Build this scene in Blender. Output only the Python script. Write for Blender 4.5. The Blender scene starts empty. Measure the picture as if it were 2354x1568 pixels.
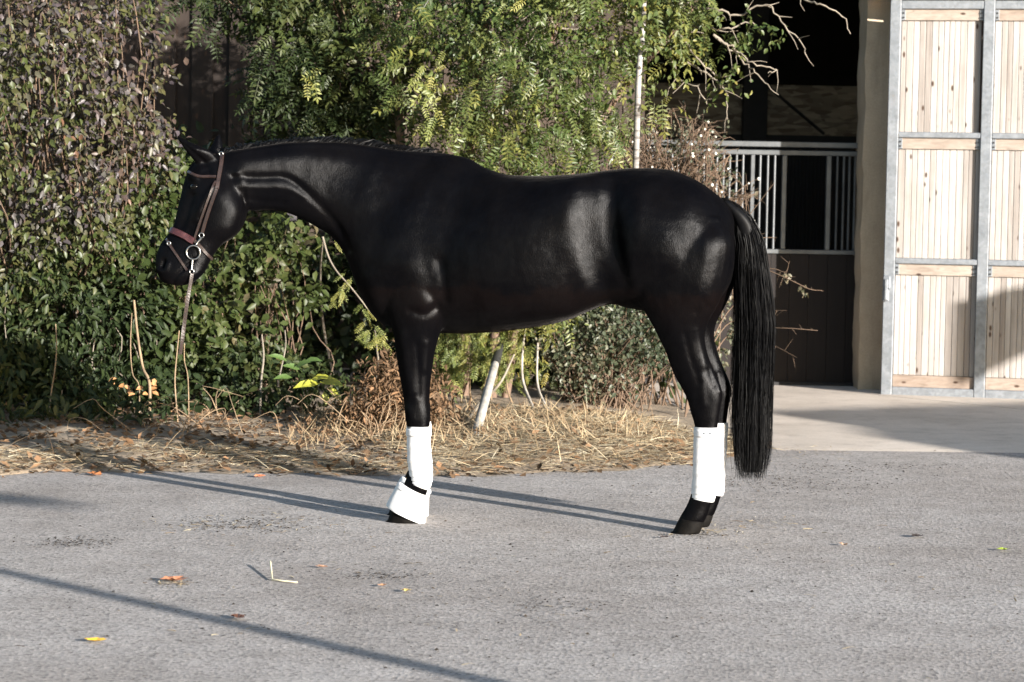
import bpy, bmesh, math, random
import numpy as np
from mathutils import Vector, Matrix
from mathutils.bvhtree import BVHTree

random.seed(7)
rng = np.random.default_rng(7)
sc = bpy.context.scene
COL = sc.collection

# ------------------------------------------------------------------ camera, sky, sun, exposure
F = 6090.0            # focal length in pixels of a 2354 px wide frame
CX, CY = 1177.0, 784.0
PITCH = math.atan(354.0 / F)
ROLL = math.radians(1.0)
CAM = Vector((0.0, 0.0, 1.58))
fw = Vector((0, math.cos(PITCH), -math.sin(PITCH)))
u0 = Vector((0, math.sin(PITCH), math.cos(PITCH)))
x0 = Vector((1, 0, 0))
cr = x0 * math.cos(ROLL) + u0 * math.sin(ROLL)
cu = u0 * math.cos(ROLL) - x0 * math.sin(ROLL)
camd = bpy.data.cameras.new('camera')
cam = bpy.data.objects.new('camera', camd)
COL.objects.link(cam)
M3 = Matrix((cr, cu, -fw)).transposed()
cam.matrix_world = Matrix.Translation(CAM) @ M3.to_4x4()
camd.sensor_width = 36.0
camd.lens = 36.0 * F / 2354.0
camd.clip_start = 0.1
camd.clip_end = 2000.0
camd.dof.use_dof = True
camd.dof.focus_distance = 12.4
camd.dof.aperture_fstop = 6.3
sc.camera = cam

SUN_EL = math.radians(11.0)
SUN_AZ = Vector((0.67, -0.742, 0)).normalized()       # from the ground towards the sun
to_sun = (SUN_AZ * math.cos(SUN_EL) + Vector((0, 0, math.sin(SUN_EL)))).normalized()
world = bpy.data.worlds.new('World')
sc.world = world
world.use_nodes = True
wn = world.node_tree.nodes
bg = wn['Background']
sky = wn.new('ShaderNodeTexSky')
sky.sky_type = 'NISHITA'
sky.sun_disc = False
sky.sun_elevation = SUN_EL
sky.sun_rotation = math.atan2(SUN_AZ.x, SUN_AZ.y)
world.node_tree.links.new(sky.outputs[0], bg.inputs[0])
bg.inputs[1].default_value = 0.09
sund = bpy.data.lights.new('sun', 'SUN')
sund.energy = 5.0
sund.angle = math.radians(0.5)
sund.color = (1.0, 0.95, 0.88)
sun = bpy.data.objects.new('sun', sund)
COL.objects.link(sun)
sun.rotation_euler = to_sun.to_track_quat('Z', 'Y').to_euler()
sun.location = (8, -9, 6)
sc.view_settings.view_transform = 'Standard'
sc.view_settings.look = 'None'
sc.view_settings.gamma = 1.0
sc.view_settings.use_curve_mapping = False
sc.view_settings.exposure = 1.82


# ------------------------------------------------------------------ helpers
def ray(px, py):
    return fw + cr * ((px - CX) / F) - cu * ((py - CY) / F)

def at(px, py, Y):
    d = ray(px, py)
    return CAM + d * (Y / d.y)

def gnd(px, py, z=0.0):
    d = ray(px, py)
    return CAM + d * ((z - CAM.z) / d.z)

def meta(o, label=None, cat=None, group=None, kind=None):
    if label: o['label'] = label
    if cat: o['category'] = cat
    if group: o['group'] = group
    if kind: o['kind'] = kind
    return o

def thing(name, label, cat, loc, group=None):
    o = bpy.data.objects.new(name, None)
    o.empty_display_size = 0.1
    COL.objects.link(o)
    o.location = loc
    return meta(o, label, cat, group)

def root_of(p):
    m = Matrix.Translation(Vector((0, 0, 0)))
    while p is not None:
        m = p.matrix_parent_inverse.copy() if False else m
        p = None
    return m

WORLD = {}
def world_m(o):
    return WORLD.get(o.name, Matrix.Translation(o.location) if o.parent is None else Matrix())

def place(o, parent=None, mw=None):
    """link a mesh object whose mesh is in world space (or placed by mw) under parent"""
    COL.objects.link(o)
    if mw is not None:
        o.matrix_basis = mw
    if parent is not None:
        o.parent = parent
        o.matrix_parent_inverse = world_m(parent).inverted()
    WORLD[o.name] = mw if mw is not None else Matrix()
    return o

def obj(name, me, mat=None, parent=None, mw=None):
    if mat is not None and len(me.materials) == 0:
        me.materials.append(mat)
    o = bpy.data.objects.new(name, me)
    return place(o, parent, mw)

def me_from_bm(bm, name, smooth=False):
    me = bpy.data.meshes.new(name)
    bmesh.ops.recalc_face_normals(bm, faces=bm.faces)
    bm.to_mesh(me)
    bm.free()
    if smooth:
        me.polygons.foreach_set('use_smooth', [True] * len(me.polygons))
    return me

def me_from_tris(name, V, T, rnd=None, smooth=False):
    V = np.asarray(V, dtype=np.float32).reshape(-1, 3)
    T = np.asarray(T, dtype=np.int32)
    k = T.shape[1]
    me = bpy.data.meshes.new(name)
    me.vertices.add(len(V))
    me.vertices.foreach_set('co', V.ravel())
    me.loops.add(T.size)
    me.loops.foreach_set('vertex_index', T.ravel())
    me.polygons.add(len(T))
    me.polygons.foreach_set('loop_start', np.arange(0, T.size, k, dtype=np.int32))
    if smooth:
        me.polygons.foreach_set('use_smooth', np.ones(len(T), dtype=bool))
    if rnd is not None:
        a = me.attributes.new('rnd', 'FLOAT', 'POINT')
        a.data.foreach_set('value', np.asarray(rnd, dtype=np.float32))
    me.update(calc_edges=True)
    me.validate()
    return me

def norm(a):
    return a / np.maximum(np.linalg.norm(a, axis=-1, keepdims=True), 1e-9)

class Tubes:
    """collects tapered tubes into one mesh"""
    def __init__(s):
        s.V, s.Fq, s.n = [], [], 0
    def add(s, pts, radii, sides=5):
        P = np.array([tuple(p) for p in pts], dtype=float)
        n = len(P)
        R = np.interp(np.linspace(0, 1, n), np.linspace(0, 1, len(radii)), radii)
        T = np.gradient(P, axis=0)
        T = norm(T)
        up = np.array([0.13, 0.9, 0.4]) if abs(T[0] @ np.array([0.13, 0.9, 0.4])) < 0.9 else np.array([1.0, 0, 0])
        A = norm(np.cross(T, up)); B = np.cross(T, A)
        th = np.linspace(0, 2 * math.pi, sides, endpoint=False)
        ring = P[:, None, :] + R[:, None, None] * (np.cos(th)[None, :, None] * A[:, None, :] + np.sin(th)[None, :, None] * B[:, None, :])
        s.V.append(ring.reshape(-1, 3))
        i = np.arange(n - 1)[:, None] * sides; j = np.arange(sides)[None, :]; j2 = (j + 1) % sides
        q = np.stack([i + j, i + j2, i + sides + j2, i + sides + j], -1).reshape(-1, 4) + s.n
        s.Fq.append(q)
        s.n += n * sides
    def mesh(s, name, smooth=True):
        return me_from_tris(name, np.concatenate(s.V), np.concatenate(s.Fq), None, smooth)

def curve_pts(ctrl, n):
    """Catmull-Rom through control points"""
    P = np.array([tuple(c) for c in ctrl], dtype=float)
    P = np.vstack([2 * P[0] - P[1], P, 2 * P[-1] - P[-2]])
    out = []
    m = len(P) - 3
    for t in np.linspace(0, m - 1e-6, n):
        i = int(t); f = t - i
        p0, p1, p2, p3 = P[i:i + 4]
        out.append(0.5 * ((2 * p1) + (-p0 + p2) * f + (2 * p0 - 5 * p1 + 4 * p2 - p3) * f * f + (-p0 + 3 * p1 - 3 * p2 + p3) * f ** 3))
    return np.array(out)

def box_bm(bm, mn, mx, bevel=0.0):
    vs = [bm.verts.new((x, y, z)) for z in (mn[2], mx[2]) for y in (mn[1], mx[1]) for x in (mn[0], mx[0])]
    f = [(0, 2, 3, 1), (4, 5, 7, 6), (0, 1, 5, 4), (2, 6, 7, 3), (0, 4, 6, 2), (1, 3, 7, 5)]
    fs = [bm.faces.new([vs[i] for i in q]) for q in f]
    if bevel > 0:
        es = list({e for q in fs for e in q.edges})
        bmesh.ops.bevel(bm, geom=es, offset=bevel, segments=1, profile=0.5, affect='EDGES')

def box_me(name, mn, mx, bevel=0.0):
    bm = bmesh.new(); box_bm(bm, mn, mx, bevel)
    return me_from_bm(bm, name)

def prism_me(name, poly, zlo, zhi):
    """vertical prism over an xy polygon"""
    bm = bmesh.new()
    a = [bm.verts.new((p[0], p[1], zlo)) for p in poly]
    b = [bm.verts.new((p[0], p[1], zhi)) for p in poly]
    n = len(poly)
    bm.faces.new(a); bm.faces.new(b)
    for i in range(n):
        bm.faces.new((a[i], a[(i + 1) % n], b[(i + 1) % n], b[i]))
    return me_from_bm(bm, name)


# ------------------------------------------------------------------ materials
def new_mat(name):
    m = bpy.data.materials.new(name)
    m.use_nodes = True
    nt = m.node_tree
    b = nt.nodes['Principled BSDF']
    return m, nt, b

def N(nt, typ, **kw):
    n = nt.nodes.new(typ)
    for k, v in kw.items():
        if k.startswith('i_'):
            key = k[2:]
            key = int(key) if key.isdigit() else key
            n.inputs[key].default_value = v
        else:
            setattr(n, k, v)
    return n

def ramp(nt, fac, stops):
    r = nt.nodes.new('ShaderNodeValToRGB')
    e = r.color_ramp.elements
    while len(e) < len(stops): e.new(0.5)
    for el, (p, c) in zip(e, stops):
        el.position = p
        el.color = (*c, 1) if len(c) == 3 else c
    nt.links.new(fac, r.inputs[0])
    return r.outputs[0]

def mixc(nt, fac, a, b, mode='MIX'):
    m = nt.nodes.new('ShaderNodeMix')
    m.data_type = 'RGBA'; m.blend_type = mode
    for sock, v in ((m.inputs[0], fac), (m.inputs[6], a), (m.inputs[7], b)):
        if hasattr(v, 'is_output'): nt.links.new(v, sock)
        elif isinstance(v, (int, float)): sock.default_value = v
        else: sock.default_value = (*v, 1)
    return m.outputs[2]

def noise(nt, vec, scale, detail=4, rough=0.55, dist=0.0):
    n = N(nt, 'ShaderNodeTexNoise')
    n.inputs['Scale'].default_value = scale
    n.inputs['Detail'].default_value = detail
    n.inputs['Roughness'].default_value = rough
    n.inputs['Distortion'].default_value = dist
    if vec is not None: nt.links.new(vec, n.inputs['Vector'])
    return n.outputs[0]

def coords(nt, kind='Object', scale=None):
    t = N(nt, 'ShaderNodeTexCoord')
    o = t.outputs[kind]
    if scale is not None:
        mp = N(nt, 'ShaderNodeMapping')
        mp.inputs['Scale'].default_value = scale
        nt.links.new(o, mp.inputs[0])
        o = mp.outputs[0]
    return o

def geopos(nt, scale=None):
    g = N(nt, 'ShaderNodeNewGeometry')
    o = g.outputs['Position']
    if scale is not None:
        mp = N(nt, 'ShaderNodeMapping')
        mp.inputs['Scale'].default_value = scale
        nt.links.new(o, mp.inputs[0])
        o = mp.outputs[0]
    return o

def bump(nt, b, height, strength=0.5, dist=0.01):
    n = N(nt, 'ShaderNodeBump')
    n.inputs['Strength'].default_value = strength
    n.inputs['Distance'].default_value = dist
    nt.links.new(height, n.inputs['Height'])
    nt.links.new(n.outputs[0], b.inputs['Normal'])

def simple(name, col, rough=0.6, metal=0.0, var=0.0, vscale=8.0, bmp=0.0, bscale=60.0, spec=0.5):
    m, nt, b = new_mat(name)
    b.inputs['Roughness'].default_value = rough
    b.inputs['Metallic'].default_value = metal
    b.inputs['Specular IOR Level'].default_value = spec
    p = geopos(nt)
    if var > 0:
        lo = tuple(c * (1 - var) for c in col); hi = tuple(min(1, c * (1 + var)) for c in col)
        nt.links.new(ramp(nt, noise(nt, p, vscale, 6, 0.65), [(0.3, lo), (0.7, hi)]), b.inputs['Base Color'])
    else:
        b.inputs['Base Color'].default_value = (*col, 1)
    if bmp > 0:
        bump(nt, b, noise(nt, p, bscale, 4), bmp, 0.01)
    return m

def leaf_mat(name, stops, rough=0.45, trans=0.25, spec=0.4, k=0.60, grey=0.22):
    m, nt, b = new_mat(name)
    def tone(c):
        g = sum(c) / 3
        return tuple(k * (x * (1 - grey) + g * grey) for x in c)
    stops = [(p_, tone(c_)) for p_, c_ in stops]
    a = N(nt, 'ShaderNodeAttribute', attribute_name='rnd')
    c = ramp(nt, a.outputs['Fac'], stops)
    n = noise(nt, geopos(nt), 30.0, 3)
    c = mixc(nt, 0.35, c, ramp(nt, n, [(0.3, (0.35, 0.35, 0.35)), (0.7, (1.0, 1.0, 1.0))]), 'MULTIPLY')
    nt.links.new(c, b.inputs['Base Color'])
    b.inputs['Roughness'].default_value = rough
    b.inputs['Specular IOR Level'].default_value = spec
    tr = N(nt, 'ShaderNodeBsdfTranslucent')
    nt.links.new(mixc(nt, 1.0, c, (1.0, 1.0, 0.45), 'MULTIPLY'), tr.inputs[0])
    mx = N(nt, 'ShaderNodeMixShader')
    mx.inputs[0].default_value = trans
    out = nt.nodes['Material Output']
    nt.links.new(b.outputs[0], mx.inputs[1])
    nt.links.new(tr.outputs[0], mx.inputs[2])
    nt.links.new(mx.outputs[0], out.inputs[0])
    return m

def asphalt_mat():
    m, nt, b = new_mat('asphalt')
    p = geopos(nt)
    big = noise(nt, p, 0.55, 5, 0.6)
    mid = noise(nt, p, 3.2, 6, 0.7)
    base = mixc(nt, ramp(nt, big, [(0.3, (0, 0, 0)), (0.7, (1, 1, 1))]), (0.275, 0.248, 0.230), (0.372, 0.350, 0.336))
    base = mixc(nt, 0.5, base, ramp(nt, mid, [(0.3, (0.55, 0.53, 0.51)), (0.62, (1.05, 1.04, 1.03))]), 'MULTIPLY')
    v = N(nt, 'ShaderNodeTexVoronoi'); v.inputs['Scale'].default_value = 72.0
    nt.links.new(p, v.inputs['Vector'])
    cellv = N(nt, 'ShaderNodeSeparateColor'); nt.links.new(v.outputs['Color'], cellv.inputs[0])
    grain = ramp(nt, cellv.outputs[0], [(0.0, (0.40, 0.39, 0.39)), (0.16, (0.75, 0.74, 0.74)), (0.5, (1.0, 1.0, 1.0)), (0.93, (1.1, 1.1, 1.1)), (1.0, (1.4, 1.38, 1.35))])
    base = mixc(nt, 0.8, base, grain, 'MULTIPLY')
    fine = noise(nt, p, 260.0, 2, 0.6)
    base = mixc(nt, 0.5, base, ramp(nt, fine, [(0.3, (0.5, 0.5, 0.5)), (0.65, (1.1, 1.1, 1.1))]), 'MULTIPLY')
    # old stains and worn dark smears
    st = noise(nt, geopos(nt, (0.5, 1.6, 1.0)), 1.3, 7, 0.75, 0.6)
    base = mixc(nt, ramp(nt, st, [(0.60, (0, 0, 0)), (0.76, (0.4, 0.4, 0.4))]), base, (0.17, 0.145, 0.125))
    nt.links.new(base, b.inputs['Base Color'])
    b.inputs['Roughness'].default_value = 0.9
    b.inputs['Specular IOR Level'].default_value = 0.25
    h = mixc(nt, 0.5, v.outputs['Distance'], fine)
    bump(nt, b, h, 0.6, 0.010)
    return m

def concrete_mat(name, lo, hi, sc_=1.2):
    m, nt, b = new_mat(name)
    p = geopos(nt)
    a = noise(nt, p, sc_, 7, 0.68)
    c = ramp(nt, a, [(0.3, lo), (0.7, hi)])
    f = noise(nt, p, 70.0, 4, 0.7)
    c = mixc(nt, 0.5, c, ramp(nt, f, [(0.3, (0.7, 0.69, 0.68)), (0.7, (1.08, 1.08, 1.08))]), 'MULTIPLY')
    s = noise(nt, geopos(nt, (3, 3, 0.6)), 1.4, 6, 0.7)
    c = mixc(nt, ramp(nt, s, [(0.52, (0, 0, 0)), (0.75, (0.55, 0.55, 0.55))]), c, tuple(x * 0.55 for x in lo))
    nt.links.new(c, b.inputs['Base Color'])
    b.inputs['Roughness'].default_value = 0.88
    b.inputs['Specular IOR Level'].default_value = 0.25
    bump(nt, b, f, 0.5, 0.006)
    return m

def wood_mat(name, stops, knots=True, axis=2, contrast=0.5, bscale=1.0):
    m, nt, b = new_mat(name)
    g = N(nt, 'ShaderNodeObjectInfo')
    p = geopos(nt)
    off = N(nt, 'ShaderNodeVectorMath', operation='MULTIPLY_ADD')
    off.inputs[1].default_value = (1, 1, 1)
    cmb = N(nt, 'ShaderNodeCombineXYZ')
    mul = N(nt, 'ShaderNodeMath', operation='MULTIPLY'); mul.inputs[1].default_value = 37.0
    nt.links.new(g.outputs['Random'], mul.inputs[0])
    for i in range(3): nt.links.new(mul.outputs[0], cmb.inputs[i])
    nt.links.new(p, off.inputs[0]); nt.links.new(cmb.outputs[0], off.inputs[2])
    mp = N(nt, 'ShaderNodeMapping')
    s = [38, 38, 38]; s[axis] = 1.6
    mp.inputs['Scale'].default_value = s
    nt.links.new(off.outputs[0], mp.inputs[0])
    gr = noise(nt, mp.outputs[0], 1.0, 5, 0.65, 0.8)
    base = ramp(nt, g.outputs['Random'], stops)
    c = mixc(nt, contrast, base, ramp(nt, gr, [(0.3, (0.45, 0.38, 0.32)), (0.62, (1.06, 1.05, 1.04))]), 'MULTIPLY')
    pt = noise(nt, off.outputs[0], 2.2, 5, 0.7)
    c = mixc(nt, 0.45, c, ramp(nt, pt, [(0.3, (0.66, 0.62, 0.60)), (0.65, (1.06, 1.06, 1.06))]), 'MULTIPLY')
    if knots:
        mk = N(nt, 'ShaderNodeMapping')
        ks = [17, 17, 17]; ks[axis] = 7.5
        mk.inputs['Scale'].default_value = ks
        nt.links.new(off.outputs[0], mk.inputs[0])
        v = N(nt, 'ShaderNodeTexVoronoi'); v.inputs['Scale'].default_value = 1.0
        nt.links.new(mk.outputs[0], v.inputs['Vector'])
        sp = N(nt, 'ShaderNodeSeparateColor'); nt.links.new(v.outputs['Color'], sp.inputs[0])
        sel = ramp(nt, sp.outputs[0], [(0.58, (0, 0, 0)), (0.60, (1, 1, 1))])
        kk = ramp(nt, v.outputs['Distance'], [(0.11, (1, 1, 1)), (0.22, (0, 0, 0))])
        k = mixc(nt, 1.0, sel, kk, 'MULTIPLY')
        c = mixc(nt, k, c, (0.05, 0.028, 0.018))
    nt.links.new(c, b.inputs['Base Color'])
    b.inputs['Roughness'].default_value = 0.75
    b.inputs['Specular IOR Level'].default_value = 0.25
    bump(nt, b, gr, 0.35, 0.004)
    return m

def galv_mat():
    m, nt, b = new_mat('galvanised_steel')
    p = geopos(nt)
    v = N(nt, 'ShaderNodeTexVoronoi'); v.inputs['Scale'].default_value = 45
    nt.links.new(p, v.inputs['Vector'])
    c = ramp(nt, noise(nt, p, 9.0, 5, 0.7), [(0.3, (0.17, 0.185, 0.205)), (0.7, (0.26, 0.275, 0.295))])
    gsep = N(nt, 'ShaderNodeSeparateColor'); nt.links.new(v.outputs['Color'], gsep.inputs[0])
    c = mixc(nt, 0.22, c, gsep.outputs[0], 'MULTIPLY')
    rs = noise(nt, p, 3.0, 6, 0.75)
    c = mixc(nt, ramp(nt, rs, [(0.62, (0, 0, 0)), (0.72, (0.4, 0.4, 0.4))]), c, (0.14, 0.085, 0.05))
    nt.links.new(c, b.inputs['Base Color'])
    b.inputs['Metallic'].default_value = 0.35
    b.inputs['Roughness'].default_value = 0.5
    bump(nt, b, noise(nt, p, 120, 3), 0.15, 0.004)
    return m

def coat_mat():
    m, nt, b = new_mat('black_coat')
    p = geopos(nt)
    a = noise(nt, p, 5.0, 5, 0.6)
    c = ramp(nt, a, [(0.3, (0.0010, 0.0010, 0.0014)), (0.7, (0.0020, 0.0018, 0.0020))])
    # the winter coat is browner low on the barrel
    sep = N(nt, 'ShaderNodeSeparateXYZ'); nt.links.new(p, sep.inputs[0])
    add = N(nt, 'ShaderNodeMath', operation='MULTIPLY_ADD'); add.inputs[1].default_value = -0.25
    nt.links.new(a, add.inputs[0]); nt.links.new(sep.outputs[2], add.inputs[2])
    c = mixc(nt, ramp(nt, add.outputs[0], [(0.80, (0, 0, 0)), (0.96, (0.45, 0.45, 0.45)), (1.10, (0, 0, 0))]), c, (0.0042, 0.0025, 0.0021))
    nt.links.new(c, b.inputs['Base Color'])
    b.inputs['Roughness'].default_value = 0.6
    b.inputs['Specular IOR Level'].default_value = 0.0
    b.inputs['Sheen Weight'].default_value = 0.03
    b.inputs['Sheen Roughness'].default_value = 0.25
    b.inputs['Sheen Tint'].default_value = (0.85, 0.8, 0.78, 1)
    gl = N(nt, 'ShaderNodeBsdfAnisotropic')
    gl.distribution = 'BECKMANN'
    n2 = noise(nt, geopos(nt, (1, 1, 0.55)), 14.0, 7, 0.72, 0.5)
    nt.links.new(ramp(nt, n2, [(0.32, (0.0028, 0.0029, 0.0030)), (0.68, (0.0084, 0.0084, 0.0087))]), gl.inputs['Color'])
    nt.links.new(ramp(nt, noise(nt, p, 7.0, 4, 0.6), [(0.3, (0.34, 0.34, 0.34)), (0.7, (0.44, 0.44, 0.44))]), gl.inputs['Roughness'])
    h1 = noise(nt, geopos(nt, (1.0, 1.0, 0.35)), 220.0, 4, 0.7, 0.4)
    h2 = noise(nt, p, 19.0, 5, 0.65)
    h = mixc(nt, 0.45, h1, h2)
    bn = N(nt, 'ShaderNodeBump')
    bn.inputs['Strength'].default_value = 0.36; bn.inputs['Distance'].default_value = 0.007
    nt.links.new(h, bn.inputs['Height'])
    nt.links.new(bn.outputs[0], b.inputs['Normal']); nt.links.new(bn.outputs[0], gl.inputs['Normal'])
    ad = N(nt, 'ShaderNodeAddShader')
    nt.links.new(b.outputs[0], ad.inputs[0]); nt.links.new(gl.outputs[0], ad.inputs[1])
    nt.links.new(ad.outputs[0], nt.nodes['Material Output'].inputs[0])
    return m

M = {}
M['asphalt'] = asphalt_mat()
M['apron'] = concrete_mat('apron_concrete', (0.42, 0.36, 0.305), (0.62, 0.545, 0.475), 0.9)
M['pillar'] = concrete_mat('pillar_concrete', (0.44, 0.345, 0.245), (0.58, 0.475, 0.35), 2.0)
M['soil'] = simple('verge_soil', (0.20, 0.155, 0.11), 0.95, var=0.55, vscale=5.0, bmp=0.9, bscale=35)
M['plank'] = wood_mat('door_plank', [(0.0, (0.25, 0.228, 0.212)), (0.25, (0.31, 0.291, 0.276)), (1.0, (0.37, 0.356, 0.343))], contrast=0.45)
M['railwood'] = wood_mat('door_rail_wood', [(0.0, (0.25, 0.20, 0.165)), (1.0, (0.31, 0.268, 0.232))], axis=0)
M['galv'] = galv_mat()
M['stall_steel'] = simple('stall_steel', (0.085, 0.09, 0.095), 0.45, metal=.3, var=.3, vscale=6)
M['white_steel'] = simple('white_painted_steel', (0.42, 0.42, 0.42), 0.5, var=.1)
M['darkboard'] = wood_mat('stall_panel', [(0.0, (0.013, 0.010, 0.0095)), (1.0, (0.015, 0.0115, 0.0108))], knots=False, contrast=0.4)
M['fence'] = wood_mat('fence_plank', [(0.0, (0.015, 0.011, 0.009)), (1.0, (0.034, 0.024, 0.019))], knots=True)
M['shed'] = wood_mat('grey_shed_board', [(0.0, (0.11, 0.105, 0.115)), (1.0, (0.16, 0.155, 0.165))], knots=False)
M['barnwall'] = wood_mat('barn_board', [(0.0, (0.03, 0.022, 0.018)), (1.0, (0.055, 0.04, 0.03))], knots=False)
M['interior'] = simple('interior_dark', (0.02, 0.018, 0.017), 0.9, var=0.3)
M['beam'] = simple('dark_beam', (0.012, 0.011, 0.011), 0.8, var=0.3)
M['coat'] = coat_mat()
M['hair'] = simple('black_hair', (0.003, 0.003, 0.0034), 0.48, var=0.4, vscale=40, spec=0.08)
M['hoof'] = simple('hoof_horn', (0.0045, 0.004, 0.0036), 0.7, spec=0.06, var=0.5, vscale=25, bmp=0.2)
M['leather'] = simple('brown_leather', (0.020, 0.012, 0.010), 0.34, var=0.35, vscale=40, bmp=0.15, bscale=250)
M['red_leather'] = simple('red_brown_leather', (0.036, 0.010, 0.011), 0.42, var=0.3, vscale=40, bmp=0.15, bscale=250)
M['steel'] = simple('bit_steel', (0.36, 0.35, 0.33), 0.3, metal=1.0)
M['eye'] = simple('eye', (0.002, 0.0015, 0.001), 0.12, spec=0.25)
M['bark'] = simple('brown_bark', (0.13, 0.085, 0.06), 0.9, var=0.5, vscale=18, bmp=0.7, bscale=50)
M['twig'] = simple('pale_twig', (0.165, 0.14, 0.11), 0.8, var=0.4, vscale=12)
M['darktwig'] = simple('brown_twig', (0.10, 0.065, 0.042), 0.85, var=0.4, vscale=12)
M['drystem'] = simple('dry_stem', (0.20, 0.14, 0.085), 0.85, var=0.4, vscale=12)
M['rubber'] = simple('dark_rubber', (0.02, 0.02, 0.02), 0.6)
M['berry'] = simple('white_berry', (0.5, 0.48, 0.43), 0.5)


def cloth_mat():
    m, nt, b = new_mat('white_bandage')
    p = geopos(nt)
    c = ramp(nt, noise(nt, p, 9, 5, 0.7), [(0.3, (0.52, 0.52, 0.53)), (0.7, (0.60, 0.60, 0.60))])
    nt.links.new(c, b.inputs['Base Color'])
    b.inputs['Roughness'].default_value = 0.85
    bump(nt, b, noise(nt, geopos(nt, (1, 1, 2.5)), 180, 3), 0.25, 0.004)
    return m
M['white'] = cloth_mat()

def osb_mat():
    m, nt, b = new_mat('chipboard')
    v = N(nt, 'ShaderNodeTexVoronoi'); v.inputs['Scale'].default_value = 1.0
    nt.links.new(geopos(nt, (9, 9, 34)), v.inputs['Vector'])
    sp = N(nt, 'ShaderNodeSeparateColor'); nt.links.new(v.outputs['Color'], sp.inputs[0])
    c = ramp(nt, sp.outputs[0], [(0, (0.10, 0.075, 0.05)), (0.5, (0.17, 0.135, 0.095)), (1, (0.27, 0.23, 0.17))])
    nt.links.new(c, b.inputs['Base Color'])
    b.inputs['Roughness'].default_value = 0.8
    return m
M['osb'] = osb_mat()

def birch_mat():
    m, nt, b = new_mat('birch_bark')
    n = noise(nt, geopos(nt, (4, 4, 30)), 1.0, 5, 0.7)
    c = ramp(nt, n, [(0.36, (0.06, 0.05, 0.045)), (0.47, (0.22, 0.21, 0.20)), (0.8, (0.33, 0.32, 0.305))])
    nt.links.new(c, b.inputs['Base Color'])
    b.inputs['Roughness'].default_value = 0.7
    return m
M['birch'] = birch_mat()

M['leaf_purple'] = leaf_mat('purple_green_leaf', [(0.0, (0.055, 0.088, 0.018)), (0.30, (0.095, 0.12, 0.03)), (0.55, (0.145, 0.135, 0.05)), (0.68, (0.12, 0.115, 0.095)), (0.84, (0.125, 0.10, 0.115)), (0.95, (0.15, 0.10, 0.075)), (1.0, (0.34, 0.13, 0.04))], 0.42, 0.2, 0.28, k=.56, grey=.1)
M['leaf_dark'] = leaf_mat('dark_green_leaf', [(0.0, (0.03, 0.052, 0.018)), (0.6, (0.055, 0.085, 0.024)), (0.9, (0.095, 0.115, 0.03)), (1.0, (0.18, 0.17, 0.04))], 0.5, 0.18, 0.2, k=.48, grey=.1)
M['leaf_green'] = leaf_mat('green_leaf', [(0.0, (0.04, 0.07, 0.015)), (0.5, (0.08, 0.115, 0.026)), (0.85, (0.13, 0.16, 0.042)), (0.95, (0.16, 0.13, 0.09)), (1.0, (0.28, 0.24, 0.05))], 0.45, 0.2, 0.22, k=.46, grey=.1)
M['leaf_frond'] = leaf_mat('olive_frond', [(0.0, (0.045, 0.085, 0.02)), (0.4, (0.09, 0.135, 0.032)), (0.75, (0.155, 0.185, 0.05)), (0.93, (0.22, 0.23, 0.05)), (1.0, (0.32, 0.24, 0.05))], 0.42, 0.25, 0.35, k=.62, grey=.06)
M['leaf_yellow'] = leaf_mat('yellow_green_frond', [(0.0, (0.11, 0.16, 0.035)), (0.5, (0.22, 0.24, 0.05)), (0.85, (0.36, 0.32, 0.06)), (1.0, (0.45, 0.22, 0.05))], 0.5, 0.3, k=.85, grey=.1)
M['leaf_small'] = leaf_mat('small_grey_leaf', [(0.0, (0.04, 0.065, 0.03)), (0.5, (0.09, 0.115, 0.055)), (0.85, (0.18, 0.18, 0.10)), (1.0, (0.30, 0.22, 0.12))], 0.45, 0.2)
M['straw'] = leaf_mat('straw', [(0.0, (0.20, 0.12, 0.06)), (0.4, (0.38, 0.27, 0.14)), (0.8, (0.58, 0.46, 0.27)), (1.0, (0.68, 0.60, 0.42))], 0.8, 0.15, 0.2, k=0.84, grey=.2)
M['litter'] = leaf_mat('leaf_litter', [(0.0, (0.07, 0.04, 0.02)), (0.5, (0.16, 0.095, 0.05)), (0.85, (0.26, 0.15, 0.075)), (1.0, (0.40, 0.21, 0.10))], 0.8, 0.15, 0.2, k=0.8, grey=.1)
M['crumb'] = leaf_mat('crumbs', [(0.0, (0.03, 0.022, 0.018)), (0.6, (0.08, 0.06, 0.045)), (1.0, (0.2, 0.16, 0.12))], 0.9, 0.0, 0.2)


def leafcol(name, col):
    return simple(name, col, 0.5, var=0.25, vscale=60)

# ------------------------------------------------------------------ ground
def sheet(name, poly, z, mat, kind='structure'):
    bm = bmesh.new()
    bm.faces.new([bm.verts.new((p[0], p[1], z)) for p in poly])
    me = me_from_bm(bm, name)
    if me.polygons[0].normal.z < 0: me.flip_normals()
    o = obj(name, me, mat)
    return meta(o, kind=kind)

sheet('asphalt_yard', [(-400, -400), (400, -400), (400, 400), (-400, 400)], 0.0, M['asphalt'])

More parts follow.
